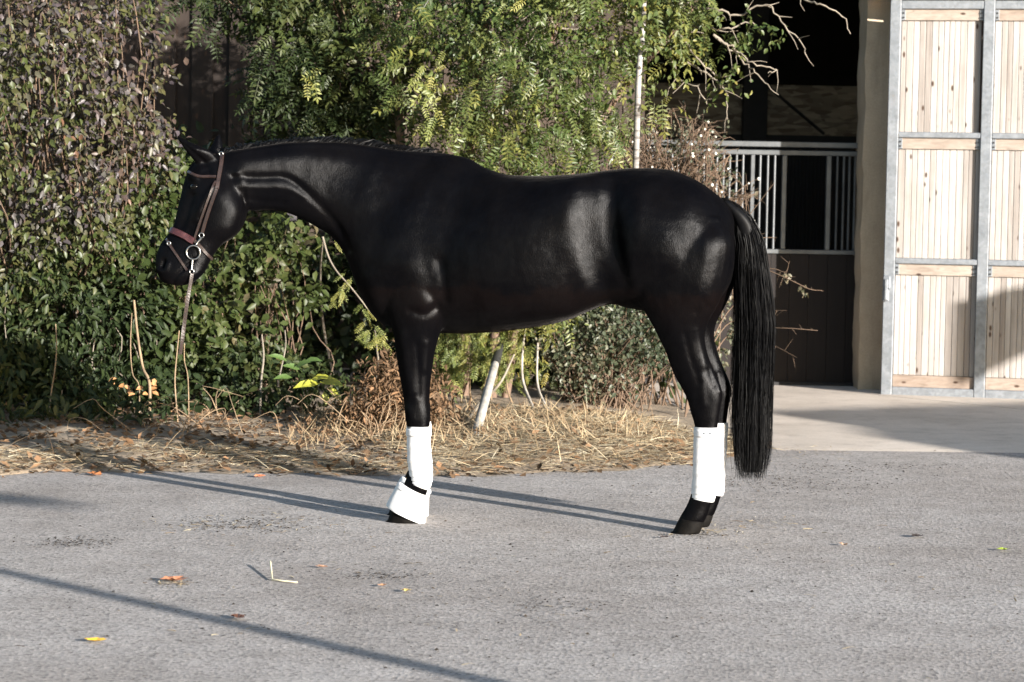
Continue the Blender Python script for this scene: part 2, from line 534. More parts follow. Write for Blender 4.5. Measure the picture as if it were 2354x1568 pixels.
# concrete apron before the stable: separate slabs with open joints
A0, A1 = gnd(1435, 884), gnd(1782, 1031)          # its left edge, far and near
apron_root = bpy.data.objects.new('pavement', None); COL.objects.link(apron_root)
meta(apron_root, kind='structure')
def lerp(a, b, t): return a + (b - a) * t
def left_x(y): return A0.x + (A1.x - A0.x) * (y - A0.y) / (A1.y - A0.y)
J0, J1 = gnd(1967, 904), gnd(2354, 943)
jm = (J1.y - J0.y) / (J1.x - J0.x)
def jy(x): return J0.y + jm * (x - J0.x)
xj = A0.x + 0.1
yn = lambda x: A1.y + 0.06 * (x - A1.x)
g_ = 0.006
lx1 = left_x(jy(A0.x + .3))
slabs = [[(A1.x, A1.y), (4.4, yn(4.4)), (4.4, jy(4.4) - g_), (lx1 + .02, jy(lx1) - g_)],
         [(lx1 + .02, jy(lx1) + g_), (4.4, jy(4.4) + g_), (4.4, 30.0), (left_x(30.0), 30.0)],
         [(4.4 + .012, yn(4.4)), (9.0, yn(9.0)), (9.0, jy(9.0) - g_), (4.4 + .012, jy(4.4) - g_)],
         [(4.4 + .012, jy(4.4) + g_), (9.0, jy(9.0) + g_), (9.0, 30.0), (4.4 + .012, 30.0)]]
for k, pl_ in enumerate(slabs):
    bm = bmesh.new()
    top = [bm.verts.new((p[0], p[1], 0.004 + 0.001 * (k % 2))) for p in pl_]
    c_ = Vector((sum(p[0] for p in pl_) / 4, sum(p[1] for p in pl_) / 4, 0))
    low = [bm.verts.new((p[0], p[1] - (.10 if k in (0, 2) and n_ < 2 else 0), 0.0005)) for n_, p in enumerate(pl_)]
    bm.faces.new(top)
    for n_ in range(4): bm.faces.new((low[n_], low[(n_ + 1) % 4], top[(n_ + 1) % 4], top[n_]))
    me = me_from_bm(bm, 'slab')
    if me.polygons[0].normal.z < 0: me.flip_normals()
    obj('slab', me, M['apron'], apron_root)

# verge: a low rough bank in front of the shrubs
def verge_edge(x):     # near edge of the verge (world y)
    return np.interp(x, VX, VY)
vpts = [gnd(px, py) for px, py in ((-200, 1112), (0, 1096), (120, 1083), (300, 1086), (480, 1086), (640, 1090), (800, 1091), (1000, 1095), (1150, 1092), (1300, 1086), (1450, 1080), (1590, 1066), (1700, 1046), (1790, 1030))]
VX = [p.x for p in vpts]; VY = [p.y for p in vpts]
def verge_h(x, y):
    e = np.interp(x, VX, VY)
    d = np.clip(y - e, 0, None)
    h = 0.12 * (1 - np.exp(-d / 1.2))
    lx = A0.x + (A1.x - A0.x) * (y - A0.y) / (A1.y - A0.y)
    fade = np.clip((lx - 0.02 - x) / 1.3, 0, 1)
    b = 0.007 * np.sin(x * 7.1 + y * 3.3) + 0.006 * np.sin(x * 15.0 - y * 11.0) + 0.012 * np.sin(x * 2.3 + 1.0)
    return (h + b * np.clip(d / 0.3, 0, 1)) * (0.06 + 0.94 * fade) + 0.004
gx = np.concatenate([np.linspace(-14, -4, 20), np.linspace(-3.8, 2.6, 130)])
gy = np.linspace(0, 1, 90) ** 1.3
V = []
for y_ in gy:
    e = np.interp(gx, VX, VY)
    wob = 0.05 * np.sin(gx * 9) + 0.03 * np.sin(gx * 23 + 2)
    yy = e + wob * (1 - y_) + y_ * 9.0
    lx = left_x(yy)
    xx = np.minimum(gx, lx - 0.015)
    zz = verge_h(xx, yy)
    if y_ == 0: zz = zz * 0 + 0.002
    V.append(np.stack([xx, yy, zz], -1))
V = np.array(V)
ny, nx = V.shape[:2]
idx = np.arange(ny * nx).reshape(ny, nx)
Q = np.stack([idx[:-1, :-1], idx[:-1, 1:], idx[1:, 1:], idx[1:, :-1]], -1).reshape(-1, 4)
o = obj('verge_ground', me_from_tris('verge_ground', V.reshape(-1, 3), Q, None, True), M['soil'])
meta(o, kind='structure')

# ------------------------------------------------------------------ stable
WY = 21.25          # plane of the stable's front wall
L = lambda px, py, Y: at(px, py, Y)
floor_px = 885
stable_loc = at(1998, 884, WY); stable_loc.z = 0
stable = thing('stable_building', 'dark timber stable with an open bay behind the black horse', 'stable', stable_loc)
xl = at(1478, 500, WY).x; xr = at(2030, 500, WY).x
HT = 5.2
# front wall boards left of the bay, lintel beyond the picture, right wall behind the door
def board_row(x_from, x_to, w, z0, z1, y, th, mat, parent, name='board'):
    me = box_me(name, (-w / 2 + 0.003, 0, 0), (w / 2 - 0.003, th, 1.0), 0.004)
    me.materials.append(mat)
    n = int((x_to - x_from) / w)
    for i in range(n):
        mw = Matrix.Translation((x_from + (i + 0.5) * w, y + random.uniform(0, 0.006), z0)) @ Matrix.Diagonal((1, 1, z1 - z0, 1))
        obj(name, me, None, parent, mw)
board_row(xl - 2.7, xl, 0.18, 0.0, HT, WY, 0.03, M['barnwall'], stable)
board_row(xr + 0.2, xr + 3.8, 0.18, 0.0, HT, WY + 0.12, 0.03, M['barnwall'], stable)
# shell
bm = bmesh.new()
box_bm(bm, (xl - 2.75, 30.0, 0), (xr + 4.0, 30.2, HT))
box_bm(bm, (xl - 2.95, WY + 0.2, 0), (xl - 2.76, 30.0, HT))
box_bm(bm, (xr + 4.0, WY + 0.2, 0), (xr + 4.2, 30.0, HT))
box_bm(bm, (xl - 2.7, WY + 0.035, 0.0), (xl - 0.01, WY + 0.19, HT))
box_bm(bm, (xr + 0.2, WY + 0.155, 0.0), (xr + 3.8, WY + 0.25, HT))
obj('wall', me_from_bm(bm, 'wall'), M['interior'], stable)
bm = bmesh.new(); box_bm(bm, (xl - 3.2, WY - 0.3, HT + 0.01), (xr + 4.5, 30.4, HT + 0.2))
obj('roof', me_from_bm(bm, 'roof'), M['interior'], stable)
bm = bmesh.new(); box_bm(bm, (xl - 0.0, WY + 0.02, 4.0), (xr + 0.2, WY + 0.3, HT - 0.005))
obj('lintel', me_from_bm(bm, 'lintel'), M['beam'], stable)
# concrete door pillar, face slightly rough
p0, p1 = at(1998, 0, WY - 0.02), at(1968, 888, WY - 0.02)
q0, q1 = at(2046, 0, WY - 0.02), at(2020, 888, WY - 0.02)
px0, px1 = (p0.x + p1.x) / 2, (q0.x + q1.x) / 2 + 0.02
bm = bmesh.new()
nz = 40
rings = []
for i in range(nz + 1):
    z = i / nz * 4.6
    j = lambda s: 0.006 * math.sin(z * 9 + s) + 0.004 * math.sin(z * 23 + 2 * s)
    chip = 0.0
    if 0.38 < z < 0.50: chip = 0.02
    rings.append([bm.verts.new(v) for v in ((px0 + j(0) + chip, WY - 0.02, z), (px1 + j(3) * 0.3, WY - 0.02, z), (px1, WY + 0.45, z), (px0 + j(1), WY + 0.45, z))])
for a, b in zip(rings[:-1], rings[1:]):
    for k in range(4):
        bm.faces.new((a[k], a[(k + 1) % 4], b[(k + 1) % 4], b[k]))
bm.faces.new(rings[0]); bm.faces.new(rings[-1])
obj('pillar', me_from_bm(bm, 'pillar'), M['pillar'], stable)
# dark steel post right of the pillar
bm = bmesh.new(); box_bm(bm, (px1 + 0.005, WY - 0.10, 0), (px1 + 0.075, WY + 0.1, 4.6), 0.004)
obj('door_post', me_from_bm(bm, 'door_post'), M['galv'], stable)
# chipboard wall, dark post and brace inside
YI = 25.0
o1, o2 = at(1440, 206, YI), at(2010, 192, YI); o3 = at(2010, 318, YI)
for (pa, pb) in ((1380, 1706), (1764, 2060)):
    xa, xb = at(pa, 250, YI).x, at(pb, 250, YI).x
    me = box_me('chipboard', (xa, YI, at(1850, 322, YI).z), (xb, YI + 0.03, at(1850, 196, YI).z), 0.003)
    obj('chipboard', me, M['osb'], stable)
xa, xb = at(1707, 250, YI - 0.05).x, at(1763, 250, YI - 0.05).x
obj('post', box_me('post', (xa, YI - 0.12, 0), (xb, YI + 0.1, HT - 0.01), 0.005), M['beam'], stable)
bm = bmesh.new(); box_bm(bm, (at(1380, 0, YI).x, YI - 0.03, at(1850, 322, YI).z - 0.02), (at(2060, 0, YI).x, YI - 0.004, at(1850, 312, YI).z))
obj('ledge', me_from_bm(bm, 'ledge'), M['beam'], stable)
tb = Tubes(); tb.add([at(1755, 190, 23.5), at(1893, 307, 24.6)], [0.016, 0.016], 6)
obj('brace', tb.mesh('brace'), M['beam'], stable)
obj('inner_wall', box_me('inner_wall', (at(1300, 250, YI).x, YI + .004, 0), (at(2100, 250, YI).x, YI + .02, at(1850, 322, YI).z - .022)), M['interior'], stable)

# stall front: rails, bars, posts, boarded lower panel
SY = 21.62
stall = thing('stall_front', 'grey barred horse stall front over dark boards inside the stable bay', 'stall front', Vector((at(1850, 880, SY).x, SY, 0)))
zt = at(1850, 333, SY).z; zt2 = at(1850, 352, SY).z; zb = at(1850, 579, SY).z
xa, xb = at(1470, 400, SY).x, at(1984, 400, SY).x
obj('top_rail', box_me('top_rail', (xa, SY - 0.03, zt - 0.022), (xb, SY + 0.03, zt + 0.022), 0.004), M['stall_steel'], stall)
obj('upper_rail', box_me('upper_rail', (xa, SY - 0.022, zt2 - 0.02), (xb, SY + 0.022, zt2 + 0.02), 0.004), M['stall_steel'], stall)
obj('lower_rail', box_me('lower_rail', (xa, SY - 0.03, zb - 0.018), (xb, SY + 0.03, zb + 0.018), 0.004), M['stall_steel'], stall)
bar_me = None
tb = Tubes(); tb.add([(0, 0, 0), (0, 0, zt2 - zb - 0.04)], [0.0105, 0.0105], 8)
bar_me = tb.mesh('bar'); bar_me.materials.append(M['stall_steel'])
bars = [1601, 1616, 1631, 1646, 1661.5, 1675.5, 1691, 1706, 1745.5, 1763, 1779, 1923, 1938, 1951, 1964]
bars = [1498, 1513, 1528, 1543, 1557, 1572, 1586] + bars
for b_ in bars:
    p = at(b_, 470, SY)
    obj('bar', bar_me, None, stall, Matrix.Translation((p.x, SY, zb + 0.02)))
for b_, w in ((1728, 0.032), (1801, 0.038), (1903, 0.04), (1977, 0.034)):
    p = at(b_, 470, SY)
    obj('post', box_me('post', (p.x - w / 2, SY - 0.028, zb + 0.0185), (p.x + w / 2, SY + 0.028, zt2 - 0.0205), 0.004), M['white_steel'] if b_ == 1977 else M['stall_steel'], stall)
# back grille of the box seen through the open hatch
tb = Tubes(); 
for i in range(12):
    p = at(1812 + i * 8.5, 470, SY + 2.6)
    tb.add([(p.x, SY + 2.6, 0.9), (p.x, SY + 2.6, 2.0)], [0.008, 0.008], 6)
obj('rear_grille', tb.mesh('rear_grille'), M['beam'], stall)
w = 0.155
xs = xa
bme = box_me('panel_board', (0.0008, 0, 0), (w - 0.0008, 0.035, zb - 0.022), 0.0015); bme.materials.append(M['darkboard'])
while xs + w < xb + 0.05:
    obj('panel_board', bme, None, stall, Matrix.Translation((xs, SY - 0.018 + random.uniform(0, 0.004), 0.0)))
    xs += w
obj('kick_sill', box_me('kick_sill', (xa, SY - 0.06, 0.0), (xb, SY - 0.022, 0.03), 0.004), M['beam'], stall)

# ------------------------------------------------------------------ big sliding door leaf with galvanised frame
dl = at(2040, 897, 20.60); dl.z = 0
DYL, DYR = 20.82, 20.58
c_l = at(2035, 500, DYL); c_r = at(2354, 500, DYR)
ang = math.atan2(DYR - DYL, c_r.x - c_l.x)
ux = Vector((math.cos(ang), math.sin(ang), 0)); un = Vector((math.sin(ang), -math.cos(ang), 0))    # along / towards camera
def on_door(px, py):
    d = ray(px, py); o_ = Vector((c_l.x, DYL, 0))
    t = (o_ - CAM).dot(un) / d.dot(un)
    P = CAM + d * t
    return ((P - o_).dot(ux), P.z)
door = thing('barn_door', 'large pale plank door in a galvanised steel frame standing open beside the stable bay', 'barn door', Vector((c_l.x, DYL, 0)))
DM = Matrix(((ux.x, un.x, 0, c_l.x), (ux.y, un.y, 0, DYL), (0, 0, 1, 0), (0, 0, 0, 1)))   # local x along, y towards camera, z up
x_post = [on_door(2050, 450)[0]]
xm = on_door(2264, 450)[0]
pitchx = xm - x_post[0]
x_post += [xm, xm + pitchx, xm + 2 * pitchx]
z_rail = [on_door(2150, 901)[1], on_door(2150, 601)[1], on_door(2150, 311)[1], on_door(2150, 12)[1]]
PW = 0.085
for i, x_ in enumerate(x_post):
    obj('frame_post', box_me('frame_post', (x_ - PW / 2, 0.0, z_rail[0] - 0.04), (x_ + PW / 2, 0.062, z_rail[3] + 0.04), 0.005), M['galv'], door, DM)
for j, z_ in enumerate(z_rail):
    h = 0.066 if j in (0, 3) else 0.044
    for i in range(3):
        obj('frame_rail', box_me('frame_rail', (x_post[i] + PW / 2 + 0.001, 0.004, z_ - h / 2), (x_post[i + 1] - PW / 2 - 0.001, 0.058, z_ + h / 2), 0.005), M['galv'], door, DM)
pl_cache = {}
WB = 0.098
for i in range(3):
    xa_, xb_ = x_post[i] + PW / 2 + 0.002, x_post[i + 1] - PW / 2 - 0.002
    for j in range(3):
        za, zb_ = z_rail[j] + (0.034 if j == 0 else 0.023), z_rail[j + 1] - (0.034 if j == 2 else 0.023)
        # horizontal timber rails, the upper one under each steel rail
        hw_ = 0.085
        obj('timber_rail', box_me('timber_rail', (xa_, -0.012, zb_ - hw_ - 0.001), (xb_, 0.034, zb_ + 0.0007), 0.001), M['railwood'], door, DM)
        ztop = zb_ - hw_ - 0.0015
        zbot = za - 0.0007
        if j == 0:
            obj('timber_rail', box_me('timber_rail', (xa_, -0.012, za - 0.0007), (xb_, 0.034, za + 0.092), 0.003), M['railwood'], door, DM)
            zbot = za + 0.0935
        x_ = xa_
        while x_ < xb_ - 0.02:
            wv = min(random.choice((0.044, 0.048, 0.040, 0.054)), xb_ - x_)
            key = round(wv, 3)
            me = pl_cache.get((key, j))
            if me is None:
                me = box_me('plank', (0.0012, -0.022, 0), (wv - 0.0012, 0.016, ztop - zbot), 0.003)
                me.materials.append(M['plank']); pl_cache[(key, j)] = me
            obj('plank', me, None, door, DM @ Matrix.Translation((x_, random.uniform(-0.0015, 0.0015), zbot)))
            x_ += wv
        # steel tabs with bolt heads at the rail ends
        for (xx, s_) in ((xa_, 1), (xb_ - 0.03, 1)):
            t_ = obj('tab', box_me('tab', (xx, 0.0345, zb_ - 0.085), (xx + 0.03, 0.040, zb_ - 0.002), 0.002), M['galv'], door, DM)
            bm = bmesh.new()
            bmesh.ops.create_cone(bm, cap_ends=True, segments=8, radius1=0.008, radius2=0.007, depth=0.008, matrix=Matrix.Translation((xx + 0.015, 0.044, zb_ - 0.03)) @ Matrix.Rotation(math.pi / 2, 4, 'X'))
            bmesh.ops.create_cone(bm, cap_ends=True, segments=8, radius1=0.008, radius2=0.007, depth=0.008, matrix=Matrix.Translation((xx + 0.015, 0.044, zb_ - 0.065)) @ Matrix.Rotation(math.pi / 2, 4, 'X'))
            obj('bolt', me_from_bm(bm, 'bolt'), M['beam'], t_, DM)
obj('shade_board', box_me('shade_board', (x_post[0] - .3, -0.05, z_rail[3] + .075), (x_post[3] + .3, 0.10, z_rail[3] + .42), 0.004), M['barnwall'], door, DM)  # unseen board added above the door to keep sun off the pillar top
# latch hanging on the free edge
lx_, lz_ = on_door(2040, 655)
bm = bmesh.new()
box_bm(bm, (lx_ - 0.028, 0.02, lz_ - 0.03), (lx_ + 0.03, 0.10, lz_ + 0.075), 0.008)
box_bm(bm, (lx_ - 0.012, 0.101, lz_ - 0.115), (lx_ + 0.012, 0.125, lz_ + 0.05), 0.005)
box_bm(bm, (lx_ - 0.03, 0.075, lz_ - 0.125), (lx_ + 0.022, 0.1, lz_ - 0.0305), 0.006)
obj('latch', me_from_bm(bm, 'latch'), M['galv'], door, DM)

# ------------------------------------------------------------------ plank fence and grey shed behind the shrubs
FY = 20.6
fx0, fx1 = at(-160, 300, FY).x, at(640, 300, FY).x
fence = thing('plank_fence', 'tall dark brown vertical plank fence in the gap behind the shrubs', 'fence', Vector((fx0, FY, 0)))
fw_ = 0.145
i = 0
fme = box_me('fence_board', (-0.012, 0, 0), (fw_ + 0.012, 0.022, 1), 0.004); fme.materials.append(M['fence'])
x_ = fx0
while x_ < fx1:
    obj('fence_board', fme, None, fence, Matrix.Translation((x_, FY + (0.03 if i % 2 else 0.0), 0.1)) @ Matrix.Diagonal((1, 1, random.uniform(3.3, 3.5), 1)))
    x_ += fw_; i += 1
obj('fence_rail', box_me('fence_rail', (fx0, FY + 0.06, 0.7), (fx1, FY + 0.11, 0.8)), M['fence'], fence)
obj('fence_rail', box_me('fence_rail', (fx0, FY + 0.06, 2.6), (fx1, FY + 0.11, 2.7)), M['fence'], fence)
GY = 21.1
gx0, gx1 = at(600, 300, GY).x, xl - 2.76
shed = thing('grey_shed', 'pale grey boarded shed glimpsed through the leaves above the horse neck', 'shed', Vector((gx0, GY, 0)))
board_row(gx0, gx1, 0.19, 0.0, 3.1, GY, 0.03, M['shed'], shed, 'shed_board')
obj('wall', box_me('wall', (gx0, GY + 0.035, 0), (gx1 - 0.01, GY + 2.0, 3.1)), M['shed'], shed)
for px_ in (648, 742):
    p = at(px_, 380, GY - 0.1)
    obj('shed_post', box_me('shed_post', (p.x - 0.04, GY - 0.1, 0), (p.x + 0.04, GY - 0.02, 3.1), 0.004), M['beam'], shed)

# ------------------------------------------------------------------ THE HORSE
def YC(px):                      # depth of the horse's mid plane at a picture column
    return 12.51 - (px - 930.0) * 0.23 / 655.0
HU = (Vector((at(1585, 1200, YC(1585)).x - at(930, 1200, YC(930)).x, -0.23, 0))).normalized()
HL = Vector((-HU.y, HU.x, 0))    # lateral, away from the camera

def pt(px, py, lat=0.0):
    return at(px, py, YC(px) + lat)

def loft(bm, secs, n=32, sub=4, shift=Vector((0, 0, 0)), cap=True, ripple=None):
    """secs: (Tx,Ty,Bx,By,halfwidth,lateral,k,e) in picture px / metres"""
    A = np.array([list(s) + [0.0] * (8 - len(s)) for s in secs], dtype=float)
    A[:, 7] = np.where(A[:, 7] == 0, 2.0, A[:, 7])
    A = curve_pts(A, (len(A) - 1) * sub + 1)
    rings = []
    for q, s in enumerate(A):
        T = pt(s[0], s[1], s[5]); B = pt(s[2], s[3], s[5])
        c = (T + B) / 2; a = (T - B) / 2
        ring = []
        for i in range(n):
            th = 2 * math.pi * i / n
            co, si = math.cos(th), math.sin(th)
            pw = 2.0 / s[7]
            co2 = math.copysign(abs(co) ** pw, co); si2 = math.copysign(abs(si) ** pw, si)
            wmul = 1.0 - s[6] * co
            r = 1.0 if ripple is None else ripple(q / (len(A) - 1), th)
            ring.append(bm.verts.new(c + (a * co2 + HL * (si2 * s[4] * wmul)) * r + shift))
        rings.append(ring)
    for a, b in zip(rings[:-1], rings[1:]):
        for i in range(n):
            bm.faces.new((a[i], a[(i + 1) % n], b[(i + 1) % n], b[i]))
    if cap:
        for r, fl in ((rings[0], False), (rings[-1], True)):
            c = sum((v.co for v in r), Vector()) / n
            cv = bm.verts.new(c)
            for i in range(n):
                bm.faces.new((r[i], r[(i + 1) % n], cv) if fl else (r[(i + 1) % n], r[i], cv))
    return rings

torso = [
    (1688, 505, 1689, 590, .05, 0, 0), (1682, 484, 1684, 630, .125, 0, .02), (1668, 466, 1672, 662, .19, 0, .05), (1640, 441, 1640, 698, .245, 0, .08, 2.3), (1600, 414, 1600, 716, .280, 0, .05, 2.5),
    (1550, 393, 1550, 718, .31, 0, .08), (1500, 386, 1500, 714, .308, 0, .08), (1450, 387, 1450, 708, .280, 0, .05, 2.3), (1405, 391, 1405, 699, .240, 0, .0, 3.3),
    (1350, 398, 1350, 717, .268, 0, .0, 3.5), (1300, 402, 1300, 737, .300, 0, .02, 3.2), (1235, 404, 1230, 752, .318, 0, .08, 2.5), (1165, 401, 1155, 762, .312, 0, .12, 2.3),
    (1115, 385, 1105, 766, .290, 0, .22), (1080, 365, 1060, 767, .262, 0, .30), (1040, 355, 1010, 766, .248, 0, .32), (995, 350, 955, 767, .248, 0, .32),
    (950, 347, 890, 748, .238, -.005, .30), (910, 343, 850, 712, .208, -.015, .26), (870, 338, 822, 655, .175, -.03, .22), (830, 332, 800, 595, .148, -.05, .2),
    (785, 327, 768, 550, .125, -.08, .18), (738, 325, 725, 520, .110, -.115, .16), (690, 326, 682, 498, .100, -.15, .14), (640, 330, 642, 485, .094, -.185, .12),
    (595, 336, 606, 484, .090, -.215, .1), (558, 342, 580, 486, .086, -.24, .1), (528, 347, 556, 470, .078, -.255, .1), (510, 356, 536, 440, .062, -.26, .1)]
head = [
    (502, 352, 548, 398, .045, -.26, 0), (478, 356, 560, 428, .078, -.262, .0), (444, 374, 568, 458, .102, -.272, .05), (428, 408, 566, 490, .112, -.288, .10, 2.2), (418, 445, 556, 522, .106, -.306, .06, 2.2),
    (409, 482, 536, 545, .092, -.325, .04, 2.3), (400, 517, 509, 563, .076, -.345, 0, 2.3), (385, 541, 490, 587, .066, -.362, 0, 2.4), (370, 560, 480, 606, .062, -.376, 0, 2.4),
    (361, 584, 470, 626, .060, -.388, 0, 2.3), (358, 608, 456, 641, .058, -.398, 0, 2.2), (363, 632, 440, 652, .050, -.402, 0), (372, 647, 424, 656, .034, -.402, 0), (384, 654, 410, 656, .014, -.402, 0)]
fore = [
    (880, 590, 1030, 590, .05, -.15, 0), (876, 640, 1034, 640, .085, -.165, 0), (884, 690, 1030, 690, .098, -.165, 0), (898, 732, 1022, 732, .094, -.16, 0), (906, 768, 1011, 768, .086, -.15, 0), (911, 815, 999, 812, .076, -.14, 0),
    (920, 870, 991, 868, .063, -.135, 0), (928, 920, 987, 918, .055, -.13, 0), (931, 950, 989, 950, .054, -.13, 0, 2.3), (936, 984, 987, 984, .047, -.13, 0, 2.3), (942, 1020, 981, 1020, .037, -.13, 0),
    (943, 1078, 981, 1078, .035, -.13, 0), (931, 1104, 985, 1110, .040, -.13, 0), (924, 1132, 981, 1136, .039, -.13, 0), (911, 1158, 966, 1160, .038, -.13, 0), (900, 1176, 962, 1180, .044, -.13, 0)]
hind = [
    (1470, 480, 1660, 500, .05, -.17, 0), (1446, 560, 1685, 560, .115, -.165, 0), (1450, 635, 1676, 638, .130, -.16, 0), (1476, 704, 1651, 700, .115, -.155, 0), (1501, 750, 1629, 740, .094, -.15, 0), (1516, 780, 1621, 772, .082, -.145, 0),
    (1530, 808, 1625, 806, .071, -.14, 0), (1546, 855, 1641, 850, .058, -.135, 0), (1566, 892, 1657, 888, .052, -.13, 0, 2.3), (1579, 917, 1661, 911, .049, -.13, 0, 2.4), (1588, 948, 1655, 945, .045, -.13, 0, 2.3),
    (1597, 980, 1650, 982, .039, -.13, 0), (1602, 1030, 1645, 1030, .035, -.13, 0), (1600, 1090, 1641, 1090, .035, -.13, 0), (1590, 1130, 1641, 1135, .040, -.13, 0), (1579, 1160, 1633, 1166, .039, -.13, 0), (1564, 1186, 1622, 1195, .044, -.13, 0), (1558, 1198, 1614, 1206, .046, -.13, 0)]
FAR_F = HL * 0.26 + Vector((-0.052, 0, 0))
FAR_H = HL * 0.26 + Vector((0.018, 0, 0))
bm = bmesh.new()
loft(bm, torso, 40, 4)
loft(bm, head, 32, 4)
loft(bm, fore, 24, 4)
loft(bm, hind, 24, 4)
loft(bm, fore, 24, 4, FAR_F)
loft(bm, hind, 24, 4, FAR_H)
# sheath
loft(bm, [(1395, 690, 1420, 700, .02, 0, 0), (1400, 665, 1432, 706, .05, 0, 0), (1430, 650, 1462, 712, .06, 0, 0), (1470, 650, 1490, 714, .06, 0, 0), (1500, 660, 1510, 700, .03, 0, 0)], 20, 4)
# ears: flattened leaf shapes
loft(bm, [(505, 378, 455, 386, .012, -.31, 0), (492, 352, 449, 374, .024, -.325, 0), (472, 341, 434, 356, .030, -.34, 0), (448, 331, 423, 342, .026, -.345, 0), (426, 319, 414, 329, .017, -.345, 0), (410, 312, 405, 317, .006, -.345, 0)], 16, 5)
loft(bm, [(505, 372, 470, 375, .012, -.20, 0), (513, 350, 476, 358, .030, -.20, 0), (513, 338, 482, 343, .030, -.195, 0), (511, 327, 489, 330, .024, -.19, 0), (508, 316, 495, 318, .015, -.19, 0), (505, 306, 501, 308, .006, -.19, 0)], 16, 5)
raw = me_from_bm(bm, 'horse_raw')
tmp = bpy.data.objects.new('tmp', raw); COL.objects.link(tmp)
md = tmp.modifiers.new('r', 'REMESH'); md.mode = 'VOXEL'; md.voxel_size = 0.0082; md.use_smooth_shade = True
md = tmp.modifiers.new('s', 'SMOOTH'); md.factor = 0.5; md.iterations = 7
dg = bpy.context.evaluated_depsgraph_get()
body = bpy.data.meshes.new_from_object(tmp.evaluated_get(dg))
bpy.data.objects.remove(tmp); bpy.data.meshes.remove(raw)
body.name = 'horse_body'

# muscle relief: strokes drawn on the near flank and mirrored to the far one
nv = len(body.vertices)
co = np.empty(nv * 3, dtype=np.float32); body.vertices.foreach_get('co', co); co = co.reshape(-1, 3).astype(float)
no = np.empty(nv * 3, dtype=np.float32); body.vertices.foreach_get('normal', no); no = no.reshape(-1, 3).astype(float)
rel = co - np.array(CAM)
dz = rel @ np.array(fw)
PXv = CX + F * (rel @ np.array(cr)) / dz
PYv = CY - F * (rel @ np.array(cu)) / dz
lat_n = no @ np.array(HL)
strokes = [
    # (points, radius px, amplitude m)
    ([(538, 407), (600, 408), (660, 410), (707, 445), (751, 489), (785, 536), (800, 575)], 9, -.010),
    ([(545, 427), (600, 431), (660, 433), (700, 452)], 8, .004),
    ([(566, 455), (600, 462), (650, 466)], 7, -.004),
    ([(560, 372), (650, 362), (760, 366), (860, 385)], 26, .010),
    ([(815, 480), (838, 440), (852, 415)], 30, .008),
    ([(870, 560), (890, 480), (930, 420), (980, 385)], 26, -.006),
    ([(905, 600), (930, 520), (975, 440), (1020, 390)], 34, .008),
    ([(1010, 620), (1030, 540), (1060, 450)], 24, -.008),
    ([(940, 610), (955, 650), (975, 690)], 28, .012),
    ([(945, 715), (975, 722), (1005, 705)], 9, -.010),
    ([(1022, 690), (1018, 640), (1010, 600)], 12, -.010),
    ([(850, 640), (862, 690), (890, 740)], 20, .010),
    ([(925, 770), (935, 840), (945, 900)], 10, .006),
    ([(958, 790), (962, 860), (964, 910)], 6, -.005),
    ([(980, 790), (978, 850)], 9, .005),
    ([(940, 940), (950, 965)], 8, .005),
    ([(540, 356), (600, 345), (690, 335), (785, 336), (870, 347), (950, 357), (1020, 364)], 5, .004),
    # barrel end, flank hollow, thigh
    ([(1320, 430), (1308, 500), (1322, 590), (1345, 660)], 26, .012),
    ([(1406, 415), (1406, 520), (1420, 600), (1440, 650)], 18, -.016), ([(1420, 430), (1422, 520), (1436, 600)], 30, -.008),
    ([(1470, 470), (1450, 560), (1450, 650), (1470, 690)], 24, .012),
    ([(1515, 410), (1480, 430), (1450, 440)], 20, .010),
    ([(1640, 560), (1625, 620), (1610, 680)], 34, .014),
    ([(1626, 705), (1610, 690), (1600, 715)], 10, -.006),
    ([(1600, 760), (1610, 800), (1618, 840)], 9, .004),
    ([(1575, 770), (1590, 830), (1608, 880)], 7, -.005),
    ([(1650, 860), (1655, 900)], 6, .006),
    ([(1632, 850), (1640, 885)], 7, -.005),
    ([(1612, 870), (1618, 930)], 8, .005),
    # head
    ([(518, 450), (530, 485), (522, 520)], 34, .012),
    ([(560, 440), (562, 480), (552, 515)], 5, -.008),
    ([(560, 470), (556, 500)], 6, .004),
    ([(490, 430), (465, 470), (452, 505)], 7, .010),
    ([(450, 410), (440, 405)], 8, .012),
    ([(470, 395), (480, 400)], 8, -.008),
    ([(440, 450), (428, 490), (418, 520)], 10, -.012),
    ([(432, 540), (440, 520), (455, 500)], 9, -.006),
    ([(372, 612), (376, 600)], 5, -.014),
    ([(366, 620), (380, 626), (386, 606)], 5, .006),
    ([(398, 648), (412, 628), (430, 612), (446, 596)], 3.5, -.010),
    ([(440, 640), (450, 628)], 8, .006),
    ([(480, 390), (468, 372), (440, 348), (424, 332)], 5, -.008),
    ([(545, 400), (556, 412)], 8, .008),
]
disp = np.zeros(nv)
for pts_, r_, amp in strokes:
    best = np.full(nv, 1e9)
    P = curve_pts([(q[0], q[1], 0) for q in pts_], len(pts_) * 4)[:, :2]
    for a, b in zip(P[:-1], P[1:]):
        ab = b - a; l2 = max(ab @ ab, 1e-9)
        t = np.clip(((PXv - a[0]) * ab[0] + (PYv - a[1]) * ab[1]) / l2, 0, 1)
        d2 = (PXv - a[0] - t * ab[0]) ** 2 + (PYv - a[1] - t * ab[1]) ** 2
        best = np.minimum(best, d2)
    disp += amp * np.exp(-best / (r_ * r_)) * np.clip(np.abs(lat_n) * 1.4, 0, 1)
from mathutils import noise as mnoise
lump = np.array([mnoise.fractal(Vector((c[0] * 9.0, c[1] * 9.0, c[2] * 7.0)), 0.9, 2.1, 4) for c in co])
bodymask = np.clip((PXv - 560) / 60, .35, 1) * np.clip((1000 - PYv) / 200, .3, 1)
